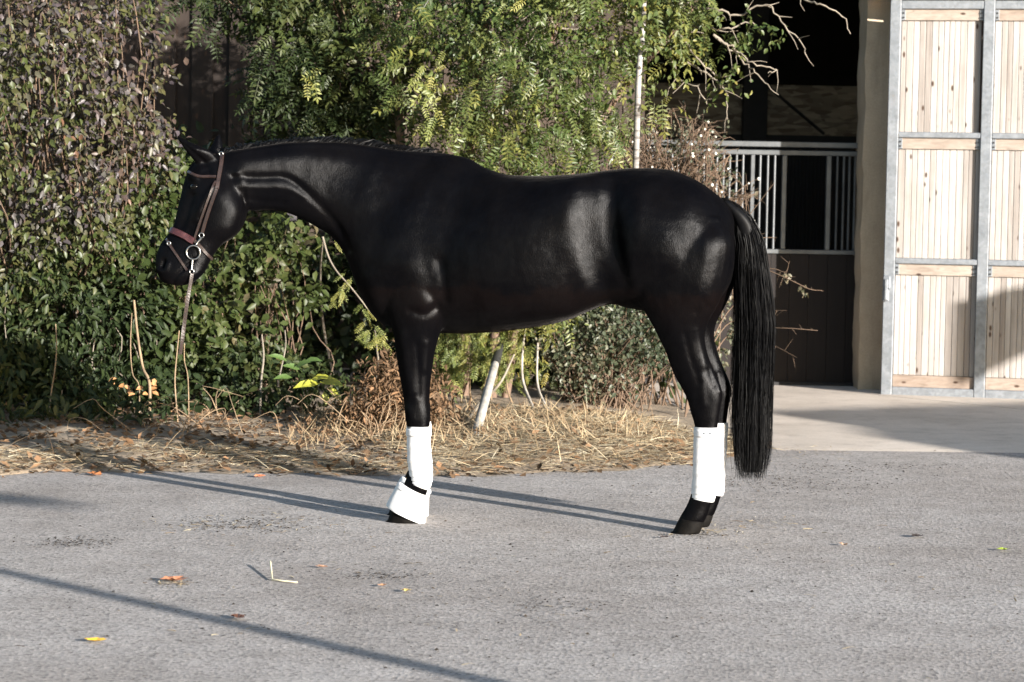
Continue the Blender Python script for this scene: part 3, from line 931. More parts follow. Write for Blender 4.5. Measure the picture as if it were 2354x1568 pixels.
disp += 0.0022 * lump * bodymask
co2 = co + no * disp[:, None]
body.vertices.foreach_set('co', co2.astype(np.float32).ravel())
body.update()
body.polygons.foreach_set('use_smooth', np.ones(len(body.polygons), dtype=bool))
hb = pt(1250, 1215)
horse = thing('horse', 'black horse standing side-on in the yard with white leg wraps and a bridle', 'horse', Vector((hb.x, hb.y, 0)))
obj('body', body, M['coat'], horse)
bvh = BVHTree.FromPolygons([tuple(v) for v in co2], [tuple(p.vertices) for p in body.polygons])

# eyes
for s_, lt in ((-1, -.272), (1, -.272)):
    d = ray(446, 428)
    hit = bvh.ray_cast(CAM, d.normalized()) if s_ < 0 else bvh.ray_cast(CAM + d * 20, -d.normalized())
    bm = bmesh.new()
    bmesh.ops.create_uvsphere(bm, u_segments=20, v_segments=14, radius=0.020, matrix=Matrix.Translation(hit[0] - d.normalized() * 0.0 - hit[1] * 0.012) @ Matrix.Diagonal((1.15, 1, .9, 1)))
    obj('eye', me_from_bm(bm, 'eye', True), M['eye'], horse)

# hooves
def hoof(secs, shift, g):
    bm = bmesh.new()
    rings = loft(bm, secs, 24, 3, shift)
    for v in bm.verts:
        if v.co.z < 0.004: v.co.z = 0.001
    return me_from_bm(bm, 'hoof', True)
fh = [(903, 1168, 966, 1172, .046, -.13, 0), (899, 1176, 968, 1182, .054, -.13, 0), (894, 1188, 972, 1194, .060, -.13, 0), (887, 1206, 976, 1207, .066, -.13, 0), (887, 1207.5, 976, 1208, .066, -.13, 0)]
hh = [(1563, 1190, 1618, 1199, .046, -.13, 0), (1557, 1200, 1616, 1208, .053, -.13, 0), (1551, 1213, 1612, 1218, .058, -.13, 0), (1542, 1230, 1606, 1231, .062, -.13, 0), (1542, 1231.5, 1606, 1232, .062, -.13, 0)]
for secs, sh in ((fh, Vector((0, 0, 0))), (fh, FAR_F), (hh, Vector((0, 0, 0))), (hh, FAR_H)):
    obj('hoof', hoof(secs, sh, 0), M['hoof'], horse)

# white leg wraps (bandage turns as low ridges) and bell boots
def wrap_rip(turns, amp):
    def f(t, th):
        ph = t * turns - th / (2 * math.pi)
        fr = ph - math.floor(ph)
        return 1.0 + amp * (fr - 0.5) + 0.012 * math.sin(th * 3 + t * 9)
    return f
fwrap = [(935, 979, 990, 981, .050, -.13, 0), (935, 985, 990, 987, .051, -.13, 0), (936, 1020, 989, 1022, .048, -.13, 0), (937, 1060, 992, 1062, .048, -.13, 0), (940, 1084, 994, 1090, .050, -.13, 0), (942, 1098, 993, 1108, .050, -.13, 0), (943, 1106, 989, 1121, .048, -.13, 0), (945, 1109, 986, 1126, .044, -.13, 0)]
hwrap = [(1596, 981, 1652, 983, .047, -.13, 0), (1595, 987, 1653, 989, .048, -.13, 0), (1594, 1030, 1651, 1032, .047, -.13, 0), (1592, 1080, 1648, 1082, .047, -.13, 0), (1590, 1120, 1645, 1124, .049, -.13, 0), (1589, 1140, 1644, 1146, .049, -.13, 0), (1590, 1145, 1641, 1154, .046, -.13, 0)]
for secs, sh, rt, lb in ((fwrap, Vector((0, 0, 0)), 9, None), (fwrap, FAR_F, 9, None), (hwrap, Vector((0, 0, 0)), 9, None), (hwrap, FAR_H, 9, None)):
    bm = bmesh.new(); loft(bm, secs, 40, 12, sh, True, wrap_rip(rt, 0.055))
    o = obj('leg_wrap', me_from_bm(bm, 'leg_wrap', True), M['white'], horse)
    # closing strap with two dark press studs near the top
    t0, t1 = secs[0], secs[1]
    k = 0.0
    bm = bmesh.new()
    st = [(secs[0][0] - 1.2, secs[0][1] + 5, secs[0][2] + 1.2, secs[0][3] + 5, secs[0][4] + .003, -.13, 0), (secs[0][0] - 1.2, secs[0][1] + 22, secs[0][2] + 1.2, secs[0][3] + 22, secs[0][4] + .003, -.13, 0)]
    loft(bm, st, 32, 4, sh, True)
    obj('wrap_strap', me_from_bm(bm, 'wrap_strap', True), M['white'], o)
    if secs is hwrap and sh.length == 0:
        for dx in (0.66, 0.40):
            cx_ = secs[0][0] + (secs[0][2] - secs[0][0]) * dx
            p = pt(cx_ + 4, secs[0][1] + 13, -.13) - HL * 0.050
            bm = bmesh.new()
            bmesh.ops.create_cone(bm, cap_ends=True, segments=12, radius1=0.006, radius2=0.004, depth=0.006, matrix=Matrix.Translation(p) @ Matrix.Rotation(math.pi / 2, 4, 'X'))
            obj('stud', me_from_bm(bm, 'stud'), M['galv'], o)
def boot_rip(t, th):
    return 1.0 + 0.02 * math.sin(th * 5 + 1) * t + 0.012 * math.sin(th * 11 + 2)
boot = [(925, 1110, 974, 1140, .042, -.13, 0), (919, 1110, 980, 1142, .048, -.13, 0), (912, 1117, 982, 1148, .055, -.13, 0), (902, 1134, 980, 1158, .060, -.13, 0), (894, 1149, 979, 1176, .067, -.13, 0), (889, 1160, 978, 1202, .074, -.13, 0), (891, 1162, 976, 1202, .070, -.13, 0), (900, 1150, 970, 1176, .060, -.13, 0)]
for sh in (Vector((0, 0, 0)), FAR_F + Vector((0.012, 0, 0.0))):
    bm = bmesh.new(); loft(bm, boot, 48, 6, sh, True, boot_rip)
    o = obj('bell_boot', me_from_bm(bm, 'bell_boot', True), M['white'], horse)
    bm = bmesh.new(); loft(bm, [(920, 1108, 979, 1138, .049, -.13, 0), (916, 1109, 983, 1140, .053, -.13, 0), (913, 1113, 985, 1145, .057, -.13, 0), (910, 1118, 984, 1150, .058, -.13, 0)], 40, 4, sh)
    obj('boot_collar', me_from_bm(bm, 'boot_collar', True), M['white'], o)

# hair: ribbons
def ribbons(name, lines, width, mat, parent, taper=True):
    Vs, Fs, nn = [], [], 0
    for P, wv in zip(lines, width):
        P = np.asarray(P); n = len(P)
        T = norm(np.gradient(P, axis=0))
        rd = norm(rng.normal(size=3) + np.array([0.6, 0.0, 0.0]))
        S = norm(np.cross(T, np.cross(rd[None, :], T)))
        ws = wv * (np.linspace(1, 0.25, n) if taper else np.ones(n))
        Vs.append(np.stack([P - S * ws[:, None], P + S * ws[:, None]], 1).reshape(-1, 3))
        i = np.arange(n - 1) * 2
        Fs.append(np.stack([i, i + 1, i + 3, i + 2], -1) + nn)
        nn += 2 * n
    me = me_from_tris(name, np.concatenate(Vs), np.concatenate(Fs), None, True)
    return obj(name, me, mat, parent)

# tail: (left,right) envelope per picture row
tail_env = [(455, 1652, 1668), (468, 1664, 1696), (490, 1676, 1722), (520, 1684, 1742), (560, 1690, 1756), (620, 1689, 1766), (680, 1688, 1775), (750, 1688, 1781), (850, 1686, 1777), (950, 1682, 1773), (1050, 1686, 1771), (1098, 1692, 1762)]
ty = np.array([e[0] for e in tail_env]); tl = np.array([e[1] for e in tail_env]); tr_ = np.array([e[2] for e in tail_env])
lines, wd = [], []
for i in range(3000):
    u = rng.uniform(0, 1); v = rng.normal(0, 1)
    a = rng.uniform(0, 2 * math.pi); rr = math.sqrt(rng.uniform(0, 1))
    uu, vv = 0.5 + 0.5 * rr * math.cos(a), rr * math.sin(a)
    yend = rng.uniform(1020, 1104) if rng.uniform() < 0.65 else rng.uniform(760, 1060)
    ystart = 455 + 120 * rng.uniform(0, 1) ** 2 
    ys = np.linspace(ystart, yend, 16)
    ph = rng.uniform(0, 6.28); am = rng.uniform(0.5, 6.5)
    P = []
    for y_ in ys:
        l, r = np.interp(y_, ty, tl), np.interp(y_, ty, tr_)
        f = uu + (am / 90) * math.sin(y_ * 0.018 + ph)
        x_ = l + (r - l) * f
        w_m = 0.065 * min(1.0, (y_ - 440) / 160)
        P.append(tuple(pt(x_, y_, 0.10 * min(1, (y_ - 450) / 400)) + HL * (vv * w_m)))
    lines.append(P); wd.append(rng.uniform(0.0009, 0.0022))
# loose hairs
for i in range(110):
    y0 = rng.uniform(560, 900); y1 = rng.uniform(y0 + 120, 1100)
    side = rng.uniform() < 0.7
    P = []
    for y_ in np.linspace(y0, y1, 12):
        l, r = np.interp(y_, ty, tl), np.interp(y_, ty, tr_)
        t = (y_ - y0) / (y1 - y0)
        x_ = (r - 6 + 16 * t * math.sin(2.6 * t + 0.4)) if side else (l + 6 - 14 * t)
        P.append(tuple(pt(x_, y_, .08 + rng.uniform(-.002, .002))))
    lines.append(P); wd.append(0.0009)
ribbons('tail', lines, wd, M['hair'], horse)
core = bmesh.new()
loft(core, [(1660, 462, 1676, 462, .02, 0, 0), (1676, 490, 1712, 490, .03, 0, 0), (1692, 530, 1738, 530, .04, .02, 0), (1698, 620, 1756, 620, .045, .04, 0), (1698, 750, 1768, 750, .045, .075, 0), (1696, 900, 1764, 900, .045, .10, 0), (1698, 1040, 1758, 1040, .04, .10, 0), (1710, 1085, 1748, 1085, .02, .10, 0)], 16, 4)
obj('tail_dock', me_from_bm(core, 'tail_dock', True), M['hair'], horse)

# mane: short locks lying over the far side of the crest, tips showing above it
crest = np.array([(515, 349), (560, 341), (600, 336), (640, 330), (690, 326), (738, 325), (785, 327), (830, 332), (870, 338), (910, 343), (960, 348)], float)
clat = np.interp(np.arange(500, 1000), [510, 558, 640, 738, 830, 910, 960], [-.26, -.24, -.185, -.115, -.05, -.015, 0])
lines, wd = [], []
for i in range(1500):
    x_ = rng.uniform(512, 985)
    y_ = np.interp(x_, crest[:, 0], crest[:, 1])
    lt = clat[int(min(max(x_ - 500, 0), 499))]
    lock = 0.5 + 0.5 * math.sin(x_ * 0.14 + 1.2 * math.sin(x_ * 0.031))
    up = rng.uniform(1, 4) + 8 * lock * rng.uniform(0.3, 1.0) * min(1, max(0, (985 - x_) / 130)) 
    ln = rng.uniform(0.06, 0.14)
    dx = rng.normal(10, 15)
    B0 = pt(x_, y_ + 5, lt)
    B1 = pt(x_ + dx * 0.5, y_ - up, lt + 0.02)
    B2 = pt(x_ + dx, y_ - up * 0.7, lt + 0.06)
    B3 = B2 + HL * 0.05 + Vector((0, 0, -ln))
    lines.append(curve_pts([B0, B1, B2, B3], 9)); wd.append(rng.uniform(0.001, 0.003))
ribbons('mane', lines, wd, M['hair'], horse)
lines, wd = [], []
for i in range(120):
    a = rng.normal(0, 1)
    B0 = pt(490 + a * 5, 356, -.25 + rng.normal(0, .012)); B1 = pt(462 + a * 6, 366, -.25 + rng.normal(0, .016)); B2 = pt(440 + a * 4, 392, -.262 + rng.normal(0, .02)); B3 = pt(432 + a * 4, 405 + rng.uniform(-8, 20), -.262 + rng.normal(0, .025))
    lines.append(curve_pts([B0, B1, B2, B3], 9)); wd.append(rng.uniform(0.001, 0.002))
ribbons('forelock', lines, wd, M['hair'], horse)

# ------------------------------------------------------------------ bridle: straps laid on the head, both sides
bl = pt(445, 582, -.36)
bridle = thing('bridle', 'brown leather bridle with a padded noseband and loose ring bit on the horse head', 'bridle', bl)
def strap(name, poly, width, mat, far=True, thick=0.006, n=24):
    C = curve_pts([(p[0], p[1], 0) for p in poly], n)[:, :2] if len(poly) > 2 else np.linspace(poly[0], poly[1], n)
    for side in ((-1, 1) if far else (-1,)):
        bm = bmesh.new()
        hits = []
        for c in C:
            d = ray(c[0], c[1]).normalized()
            h = bvh.ray_cast(CAM, d) if side < 0 else bvh.ray_cast(CAM + d * 25, -d)
            if h[0] is None:
                h = bvh.find_nearest(CAM + d * ((YC(460) - 0.28) / d.y))
            hits.append((Vector(h[0]), Vector(h[1])))
        P = [h[0] for h in hits]; Nn = [h[1] for h in hits]
        for it in range(3):
            P = [P[0]] + [(P[i - 1] + P[i] * 2 + P[i + 1]) / 4 for i in range(1, n - 1)] + [P[-1]]
            Nn = [Nn[0]] + [((Nn[i - 1] + Nn[i] * 2 + Nn[i + 1]) / 4).normalized() for i in range(1, n - 1)] + [Nn[-1]]
        prev = None
        for i in range(n):
            t = (P[min(i + 1, n - 1)] - P[max(i - 1, 0)]).normalized()
            s = t.cross(Nn[i]).normalized() * (width / 2)
            nn_ = s.cross(t).normalized()
            if nn_.dot(Nn[i]) < 0: nn_ = -nn_
            o_ = P[i] + nn_ * 0.002
            q = [bm.verts.new(v) for v in (o_ - s, o_ - s * 0.8 + nn_ * thick, o_ + s * 0.8 + nn_ * thick, o_ + s, o_ - nn_ * 0.004)]
            if prev:
                for k in range(5):
                    bm.faces.new((prev[k], prev[(k + 1) % 5], q[(k + 1) % 5], q[k]))
            else:
                bm.faces.new(q)
            prev = q
        bm.faces.new(prev)
        obj(name, me_from_bm(bm, name, False), mat, bridle)
strap('headpiece', [(512, 353), (509, 372), (504, 401), (498, 435)], 0.020, M['leather'])
strap('cheekpiece', [(498, 435), (486, 469), (474, 505), (465, 536)], 0.016, M['leather'])
strap('noseband_cheek', [(496, 418), (488, 432), (476, 464), (460, 512), (447, 550)], 0.011, M['leather'])
strap('browband', [(497, 407), (480, 407), (462, 407), (446, 403), (434, 396)], 0.014, M['leather'])
strap('noseband', [(391, 529), (402, 533), (418, 540), (436, 550), (446, 555)], 0.034, M['red_leather'], thick=0.012)
strap('chin_strap', [(447, 553), (460, 566), (474, 583), (486, 595)], 0.016, M['leather'])
strap('flash_strap', [(381, 545), (389, 561), (400, 577), (414, 598), (430, 622)], 0.012, M['leather'])
def ring_mesh(c, R, r, nrm, seg=32):
    nrm = nrm.normalized(); a = nrm.cross(Vector((0, 0, 1))).normalized(); b = nrm.cross(a)
    V_, F_ = [], []
    k = 10
    for i in range(seg):
        th = 2 * math.pi * i / seg
        d = a * math.cos(th) + b * math.sin(th)
        for j in range(k):
            ph = 2 * math.pi * j / k
            V_.append(tuple(c + d * (R + r * math.cos(ph)) + nrm * r * math.sin(ph)))
    for i in range(seg):
        for j in range(k):
            F_.append((i * k + j, ((i + 1) % seg) * k + j, ((i + 1) % seg) * k + (j + 1) % k, i * k + (j + 1) % k))
    return me_from_tris('ring', V_, F_, None, True)
def surf(px, py, far=False, off=0.01):
    d = ray(px, py).normalized()
    h = bvh.ray_cast(CAM + d * 25, -d) if far else bvh.ray_cast(CAM, d)
    if h[0] is None:
        h = bvh.find_nearest(CAM + d * ((YC(460) - 0.28) / d.y))
    return Vector(h[0]) + Vector(h[1]) * off, Vector(h[1])
for far in (False, True):
    c, n_ = surf(445, 581, far, 0.012)
    nn_ = (HL if far else -HL) + Vector((0.15, 0, 0.0))
    obj('bit_ring', ring_mesh(c, 0.032, 0.0038, nn_), M['steel'], bridle)
    c2, _ = surf(464, 541, far, 0.010)
    obj('buckle', ring_mesh(c2, 0.011, 0.0028, nn_, 16), M['steel'], bridle)
    c3, _ = surf(456, 556, far, 0.010)
    tb = Tubes(); tb.add([c2 + Vector((0, 0, -0.012)), c3, c + Vector((0.012, 0, 0.036))], [0.006, 0.005, 0.004], 8)
    obj('bit_hook', tb.mesh('bit_hook'), M['steel'], bridle)
    c4 = c + Vector((-0.004, 0, -0.036)); c5 = c + Vector((-0.006, -0.004 if not far else 0.004, -0.080))
    tb = Tubes(); tb.add([c4, (c4 + c5) / 2, c5], [0.005, 0.004, 0.006], 8)
    obj('rein_hook', tb.mesh('rein_hook'), M['steel'], bridle)
    obj('buckle', ring_mesh(c5 + Vector((0, 0, -0.008)), 0.010, 0.0025, nn_, 16), M['steel'], bridle)
b1, _ = surf(390, 561, False, 0.009)
obj('buckle', ring_mesh(b1, 0.008, 0.003, -HL, 14), M['steel'], bridle)
b1, _ = surf(487, 596, False, 0.009)
obj('buckle', ring_mesh(b1, 0.009, 0.003, -HL, 14), M['steel'], bridle)
b1, _ = surf(509, 358, False, 0.009)
obj('buckle', ring_mesh(b1, 0.009, 0.003, -HL, 14), M['steel'], bridle)
# rein: flat strap hanging from the bit
c, _ = surf(445, 581, False, 0.012)
C = curve_pts([(442, 628, -.45), (437, 655, -.45), (431, 690, -.45), (425, 735, -.45), (419, 780, -.45), (414, 815, -.44)], 30)
bm = bmesh.new(); prev = None
for i, q in enumerate(C):
    P = pt(q[0], q[1], q[2]); tw = 0.5 + 0.25 * math.sin(i * 0.3)
    s = (HU * math.cos(tw) + HL * math.sin(tw)) * 0.0085; nn_ = (HL * math.cos(tw) - HU * math.sin(tw)) * 0.002
    r4 = [bm.verts.new(v) for v in (P - s - nn_, P + s - nn_, P + s + nn_, P - s + nn_)]
    if prev:
        for k in range(4): bm.faces.new((prev[k], prev[(k + 1) % 4], r4[(k + 1) % 4], r4[k]))
    else: bm.faces.new(r4)
    prev = r4
bm.faces.new(prev)
obj('rein', me_from_bm(bm, 'rein'), M['leather'], bridle)

#VEG
# ------------------------------------------------------------------ vegetation
LEAF_V = np.array([(0, 0, 0), (.32, .5, .09), (.68, .38, .06), (1, 0, -.10), (.68, -.38, .06), (.32, -.5, .09), (.5, 0, 0)], float)
LEAF_T = np.array([(6, 0, 5), (6, 5, 4), (6, 4, 3), (6, 3, 2), (6, 2, 1), (6, 1, 0)])
BLADE_V = np.array([(0, -.5, 0), (0, .5, 0), (.5, .4, .06), (.5, -.4, .06), (1, 0, 0)], float)
BLADE_T = np.array([(0, 1, 2), (0, 2, 3), (3, 2, 4)])
RHOMB_V = np.array([(0, 0, 0), (.5, .5, .05), (1, 0, -.05), (.5, -.5, .05)], float)
RHOMB_T = np.array([(0, 1, 2), (0, 2, 3)])

def frond_template(pairs=6, w=0.30, leaf_l=0.30, leaf_w=0.10, droop=0.25, seed=0):
    r = np.random.default_rng(seed)
    V, T = [], []
    def leaf(base, d, l, wd):
        d = d / np.linalg.norm(d)
        s = np.cross(d, np.array([0, 0, 1.0])); s /= np.linalg.norm(s)
        n = len(V)
        up = np.array([0, 0, 1.0])
        V.extend([base, base + d * l * .45 + s * wd / 2 + up * .012, base + d * l - up * 0.03, base + d * l * .45 - s * wd / 2 + up * .012])
        T.extend([(n, n + 1, n + 2), (n, n + 2, n + 3)])
    def rz(t): return -droop * t * t
    for i in range(pairs):
        t = 0.22 + 0.72 * i / (pairs - 1) if pairs > 1 else .6
        sc_ = 1.0 - 0.35 * abs(t - .55)
        for s in (-1, 1):
            d = np.array([0.45 + .15 * r.normal(), s * (1 + .1 * r.normal()), -.22 + .18 * r.normal()])
            leaf(np.array([t, 0, rz(t)]), d, leaf_l * sc_, leaf_w * sc_)
    leaf(np.array([.97, 0, rz(.97)]), np.array([1, .1 * r.normal(), -.4]), leaf_l, leaf_w)
    n = len(V)
    for t in (0, .5, 1): V.extend([np.array([t, -.008, rz(t)]), np.array([t, .008, rz(t)])])
    T.extend([(n, n + 1, n + 3), (n, n + 3, n + 2), (n + 2, n + 3, n + 5), (n + 2, n + 5, n + 4)])
    return np.array(V), np.array(T)
FRONDS = [frond_template(5, seed=1), frond_template(6, droop=.35, seed=2), frond_template(4, leaf_l=.36, leaf_w=.14, droop=.15, seed=3)]
FINE = [frond_template(8, leaf_l=.22, leaf_w=.075, droop=.4, seed=5), frond_template(7, leaf_l=.26, leaf_w=.08, droop=.2, seed=6)]

def frames(axis, nrm_):
    axis = norm(axis)
    side = norm(np.cross(nrm_, axis))
    n = np.cross(axis, side)
    return axis, side, n

def batch(tV, tT, pos, axis, nrm_, L_, W_, rnd):
    a, s, n = frames(axis, nrm_)
    k = len(tV)
    V = (pos[:, None, :] + a[:, None, :] * (tV[None, :, 0, None] * L_[:, None, None]) + s[:, None, :] * (tV[None, :, 1, None] * W_[:, None, None]) + n[:, None, :] * (tV[None, :, 2, None] * L_[:, None, None]))
    T = tT[None] + (np.arange(len(pos)) * k)[:, None, None]
    return V.reshape(-1, 3), T.reshape(-1, 3), np.repeat(rnd, k)

def blob_points(blobs, n, surf=0.55, clump=0.0, nclump=0):
    """points in ellipsoids given as (px, py, depth, rx, ry, rz, weight); returns positions and outward directions"""
    Cc = np.array([tuple(at(b[0], b[1], b[2])) for b in blobs])
    R = np.array([b[3:6] for b in blobs], float)
    w = np.array([b[6] if len(b) > 6 else b[3] * b[5] for b in blobs], float); w /= w.sum()
    def draw(m):
        k = rng.choice(len(blobs), m, p=w)
        d = norm(rng.normal(size=(m, 3)))
        r = rng.uniform(0, 1, m) ** (1.0 / 3.0)
        r = np.where(rng.uniform(size=m) < surf, np.sqrt(rng.uniform(.55, 1.0, m)), r)
        return Cc[k] + d * r[:, None] * R[k], d
    if nclump:
        P, D = draw(nclump)
        j = rng.integers(0, nclump, n)
        return P[j] + rng.normal(size=(n, 3)) * clump, norm(D[j] + rng.normal(size=(n, 3)) * .4), P
    P, D = draw(n)
    return P, D, P

TOC = np.array([0.25, -0.75, 0.35])
def leaf_axes(n, out, droop=.6, spread=.7, o=.5):
    return norm(out * o + np.array([0, 0, -droop]) + rng.normal(size=(n, 3)) * spread)
def leaf_normals(n, face=.7, up=.5, spread=.55):
    return norm(TOC * face + np.array([0, 0, up]) + rng.normal(size=(n, 3)) * spread)

def above_ground(P, m=0.03):
    h = verge_h(P[:, 0], P[:, 1])
    ok = (P[:, 2] > h + m)
    return ok

def clip_horse(P, margin=.28):
    """keep foliage clear of the horse and the space round it"""
    return P[:, 1] > 12.9 + margin

def foliage(name, mat, parent, blobs, n, size, tmpl='leaf', aspect=.5, droop=.6, clump=.06, nclump=0, surf=.6, bias=None, spread=.7, keep=None, n_single=0, single_name='leaf', face=.7):
    P, D, C = blob_points(blobs, n, surf, clump, nclump or max(20, n // 14))
    ok = above_ground(P) & clip_horse(P)
    if keep is not None: ok &= keep(P)
    P, D = P[ok], D[ok]
    n = len(P)
    A = leaf_axes(n, D, droop, spread); Nn = leaf_normals(n, face)
    Ls = rng.uniform(size[0], size[1], n); Ws = Ls * aspect * rng.uniform(.8, 1.2, n)
    rnd = rng.uniform(0, 1, n)
    # neighbouring leaves share a tint
    tint = 0.5 + 0.5 * np.sin(P[:, 0] * 3.1 + 2.0 * np.sin(P[:, 2] * 2.3) + P[:, 1])
    rnd = np.clip(rnd * .7 + tint * .3, 0, 1)
    if bias is not None: rnd = np.where(rng.uniform(size=n) < .012, rnd, np.clip(rnd + bias(P), 0, .94))
    # the pieces nearest the camera become objects of their own
    if n_single:
        order = np.argsort(P[:, 1] - 0.0 * P[:, 2] + rng.uniform(0, .35, n))
        sel = order[:n_single]
        m_ = np.ones(n, bool); m_[sel] = False
        var = []
        a6 = [.08, .3, .5, .62, .78, .97] if tmpl == 'leaf' else [.1, .4, .6, .9]
        for q, rv in enumerate(a6):
            if tmpl == 'leaf': tv, tt = LEAF_V, LEAF_T
            else: tv, tt = TM[tmpl][q % len(TM[tmpl])]
            tv = tv * np.array([1, aspect if tmpl == 'leaf' else 1, 1])
            me = me_from_tris(single_name, tv, tt, np.full(len(tv), rv))
            me.materials.append(mat); var.append((rv, me))
        aa, ss, nn_ = frames(A[sel], Nn[sel])
        for q, i in enumerate(sel):
            rv, me = min(var, key=lambda v: abs(v[0] - rnd[i]))
            mw = Matrix(((aa[q, 0], ss[q, 0], nn_[q, 0], P[i, 0]), (aa[q, 1], ss[q, 1], nn_[q, 1], P[i, 1]), (aa[q, 2], ss[q, 2], nn_[q, 2], P[i, 2]), (0, 0, 0, 1))) @ Matrix.Scale(Ls[i], 4)
            obj(single_name, me, None, parent, mw)
        P, A, Nn, Ls, Ws, rnd = P[m_], A[m_], Nn[m_], Ls[m_], Ws[m_], rnd[m_]
    Vs, Ts, Rs, off = [], [], [], 0
    sets = [(LEAF_V, LEAF_T)] if tmpl == 'leaf' else ([(RHOMB_V, RHOMB_T)] if tmpl == 'rhomb' else TM[tmpl])
    which = rng.integers(0, len(sets), len(P))
    for q, (tv, tt) in enumerate(sets):
        m_ = which == q
        W_ = Ws[m_] if tmpl in ('leaf', 'rhomb') else Ls[m_]
        v, t, r = batch(tv, tt, P[m_], A[m_], Nn[m_], Ls[m_], W_, rnd[m_])
        Vs.append(v); Ts.append(t + off); Rs.append(r); off += len(v)
    me = me_from_tris(name, np.concatenate(Vs), np.concatenate(Ts), np.concatenate(Rs))
    o = obj(name, me, mat, parent)
    o['kind'] = 'stuff'
    return C
TM = {'frond': FRONDS, 'fine': FINE}

def stems(name, mat, parent, base, tips, r0, r1, n_mid=5, wob=.05, sag=0.0):
    """slim branches from base points to tip points"""
    tb = Tubes()
    for b_, t_ in zip(base, tips):
        b_, t_ = np.asarray(b_, float), np.asarray(t_, float)
        ts = np.linspace(0, 1, n_mid)
        P = b_ + (t_ - b_) * ts[:, None]
        P[1:-1] += rng.normal(size=(n_mid - 2, 3)) * wob
        P[:, 2] += sag * np.sin(ts * math.pi)
        tb.add(curve_pts(P, n_mid * 2), [r0, r1], 4)
    o = obj(name, tb.mesh(name), mat, parent)
    o['kind'] = 'stuff'
    return o

def gp(px, py):
    """point on the verge seen at a pixel"""
    d = ray(px, py)
    lo, hi = 8.0, 40.0
    for _ in range(50):
        mid = (lo + hi) / 2
        P = CAM + d * (mid / d.y)
        if P.z > verge_h(P.x, P.y): lo = mid
        else: hi = mid
    return CAM + d * (lo / d.y)

def root_at(px, py, Y):
    p = at(px, py, Y); p.z = float(verge_h(p.x, p.y)); return p

# ---- 1: purple-leaved shrub at the left, full height
b0 = root_at(120, 900, 17.6)
t1 = thing('dogwood_shrub', 'tall shrub of purple and green leaves filling the upper left corner', 'shrub', b0)
blobs = [(40, 60, 17.2, .62, .65, .60), (190, 90, 17.2, .55, .6, .55), (-60, 250, 17.0, .6, .6, .6), (110, 260, 17.0, .62, .65, .60), (255, 235, 17.2, .36, .5, .45), (60, 430, 17.0, .7, .6, .5), (215, 400, 17.0, .55, .55, .5),
         (310, 330, 17.3, .22, .35, .28), (330, 420, 17.4, .2, .3, .25), (60, 560, 16.9, .7, .5, .35), (230, 540, 17.0, .55, .45, .35), (-120, 420, 17.0, .6, .6, .8), (-100, 80, 17.1, .6, .6, .6), (60, -60, 17.3, .7, .6, .45), (200, -20, 17.5, .5, .5, .35)]
C = foliage('foliage', M['leaf_purple'], t1, blobs, 14000, (.032, .072), droop=.75, clump=.062, nclump=450, bias=lambda P: np.clip((P[:, 2] - 1.5) * .5, -.25, .12), n_single=300)
tips = C[rng.integers(0, len(C), 150)]
stems('branch', M['darktwig'], t1, [(q_[0] * .6 + b0.x * .4, b0.y + .3 + rng.normal(0, .15), b0.z - .03) for q_ in tips], tips, .014, .003, 6, .06)

# ---- 2: bluish-green narrow-leaved undershrub, lower left
b0 = root_at(100, 960, 17.0)
t2 = thing('privet_shrub', 'dark green narrow-leaved shrub low in the left corner above the straw', 'shrub', b0)
blobs = [(20, 720, 16.9, .6, .45, .42), (170, 740, 16.9, .5, .45, .42), (290, 760, 17.0, .32, .4, .4), (40, 880, 16.7, .62, .4, .32), (200, 890, 16.75, .45, .4, .30), (-120, 800, 16.8, .6, .4, .55), (300, 900, 17.0, .2, .3, .2), (60, 930, 16.1, .5, .3, .16), (190, 935, 16.1, .4, .3, .16), (60, 975, 15.9, .5, .25, .09), (190, 980, 15.9, .4, .25, .09), (310, 960, 16.1, .2, .25, .12), (-100, 950, 16.0, .4, .3, .15)]
C = foliage('foliage', M['leaf_dark'], t2, blobs, 7800, (.05, .10), aspect=.34, droop=.8, clump=.06, nclump=330, n_single=200)
tips = C[rng.integers(0, len(C), 90)]
stems('branch', M['twig'], t2, [(q_[0] + rng.normal(0, .12), max(q_[1], b0.y) + rng.normal(0, .1), b0.z - .05) for q_ in tips], tips, .007, .002, 5, .03)

# ---- 3: bramble behind the head and under the neck
b0 = root_at(600, 950, 18.0)
t3 = thing('bramble_bush', 'broad-leaved green bramble thicket behind the horse head and neck', 'bush', b0)
blobs = [(385, 480, 17.5, .25, .35, .4), (360, 600, 17.3, .30, .4, .35), (420, 700, 17.3, .38, .4, .35), (560, 590, 17.8, .42, .4, .3), (520, 720, 17.5, .45, .4, .3), (640, 555, 17.8, .30, .3, .14), (620, 680, 17.8, .32, .4, .24),
         (700, 640, 18.4, .25, .3, .25), (380, 800, 17.2, .25, .3, .25), (470, 810, 17.4, .3, .3, .2), (590, 790, 17.6, .3, .3, .18), (400, 400, 17.9, .22, .3, .2)]
C = foliage('foliage', M['leaf_green'], t3, blobs, 4300, (.04, .085), aspect=.6, droop=.6, clump=.055, nclump=190, n_single=280)
foliage('low_leaf', M['leaf_dark'], t3, [(360, 900, 16.8, .25, .25, .14), (450, 920, 16.7, .28, .25, .12), (560, 915, 16.8, .28, .25, .13), (660, 930, 16.8, .25, .25, .10), (760, 925, 16.9, .22, .25, .12), (420, 860, 17.1, .3, .25, .16), (560, 850, 17.2, .3, .25, .16), (700, 870, 17.3, .3, .25, .14), (330, 985, 16.2, .2, .2, .06), (420, 975, 16.3, .2, .2, .06)], 2300, (.035, .085), aspect=.5, droop=.5, clump=.05, nclump=110)
tips = C[rng.integers(0, len(C), 110)]
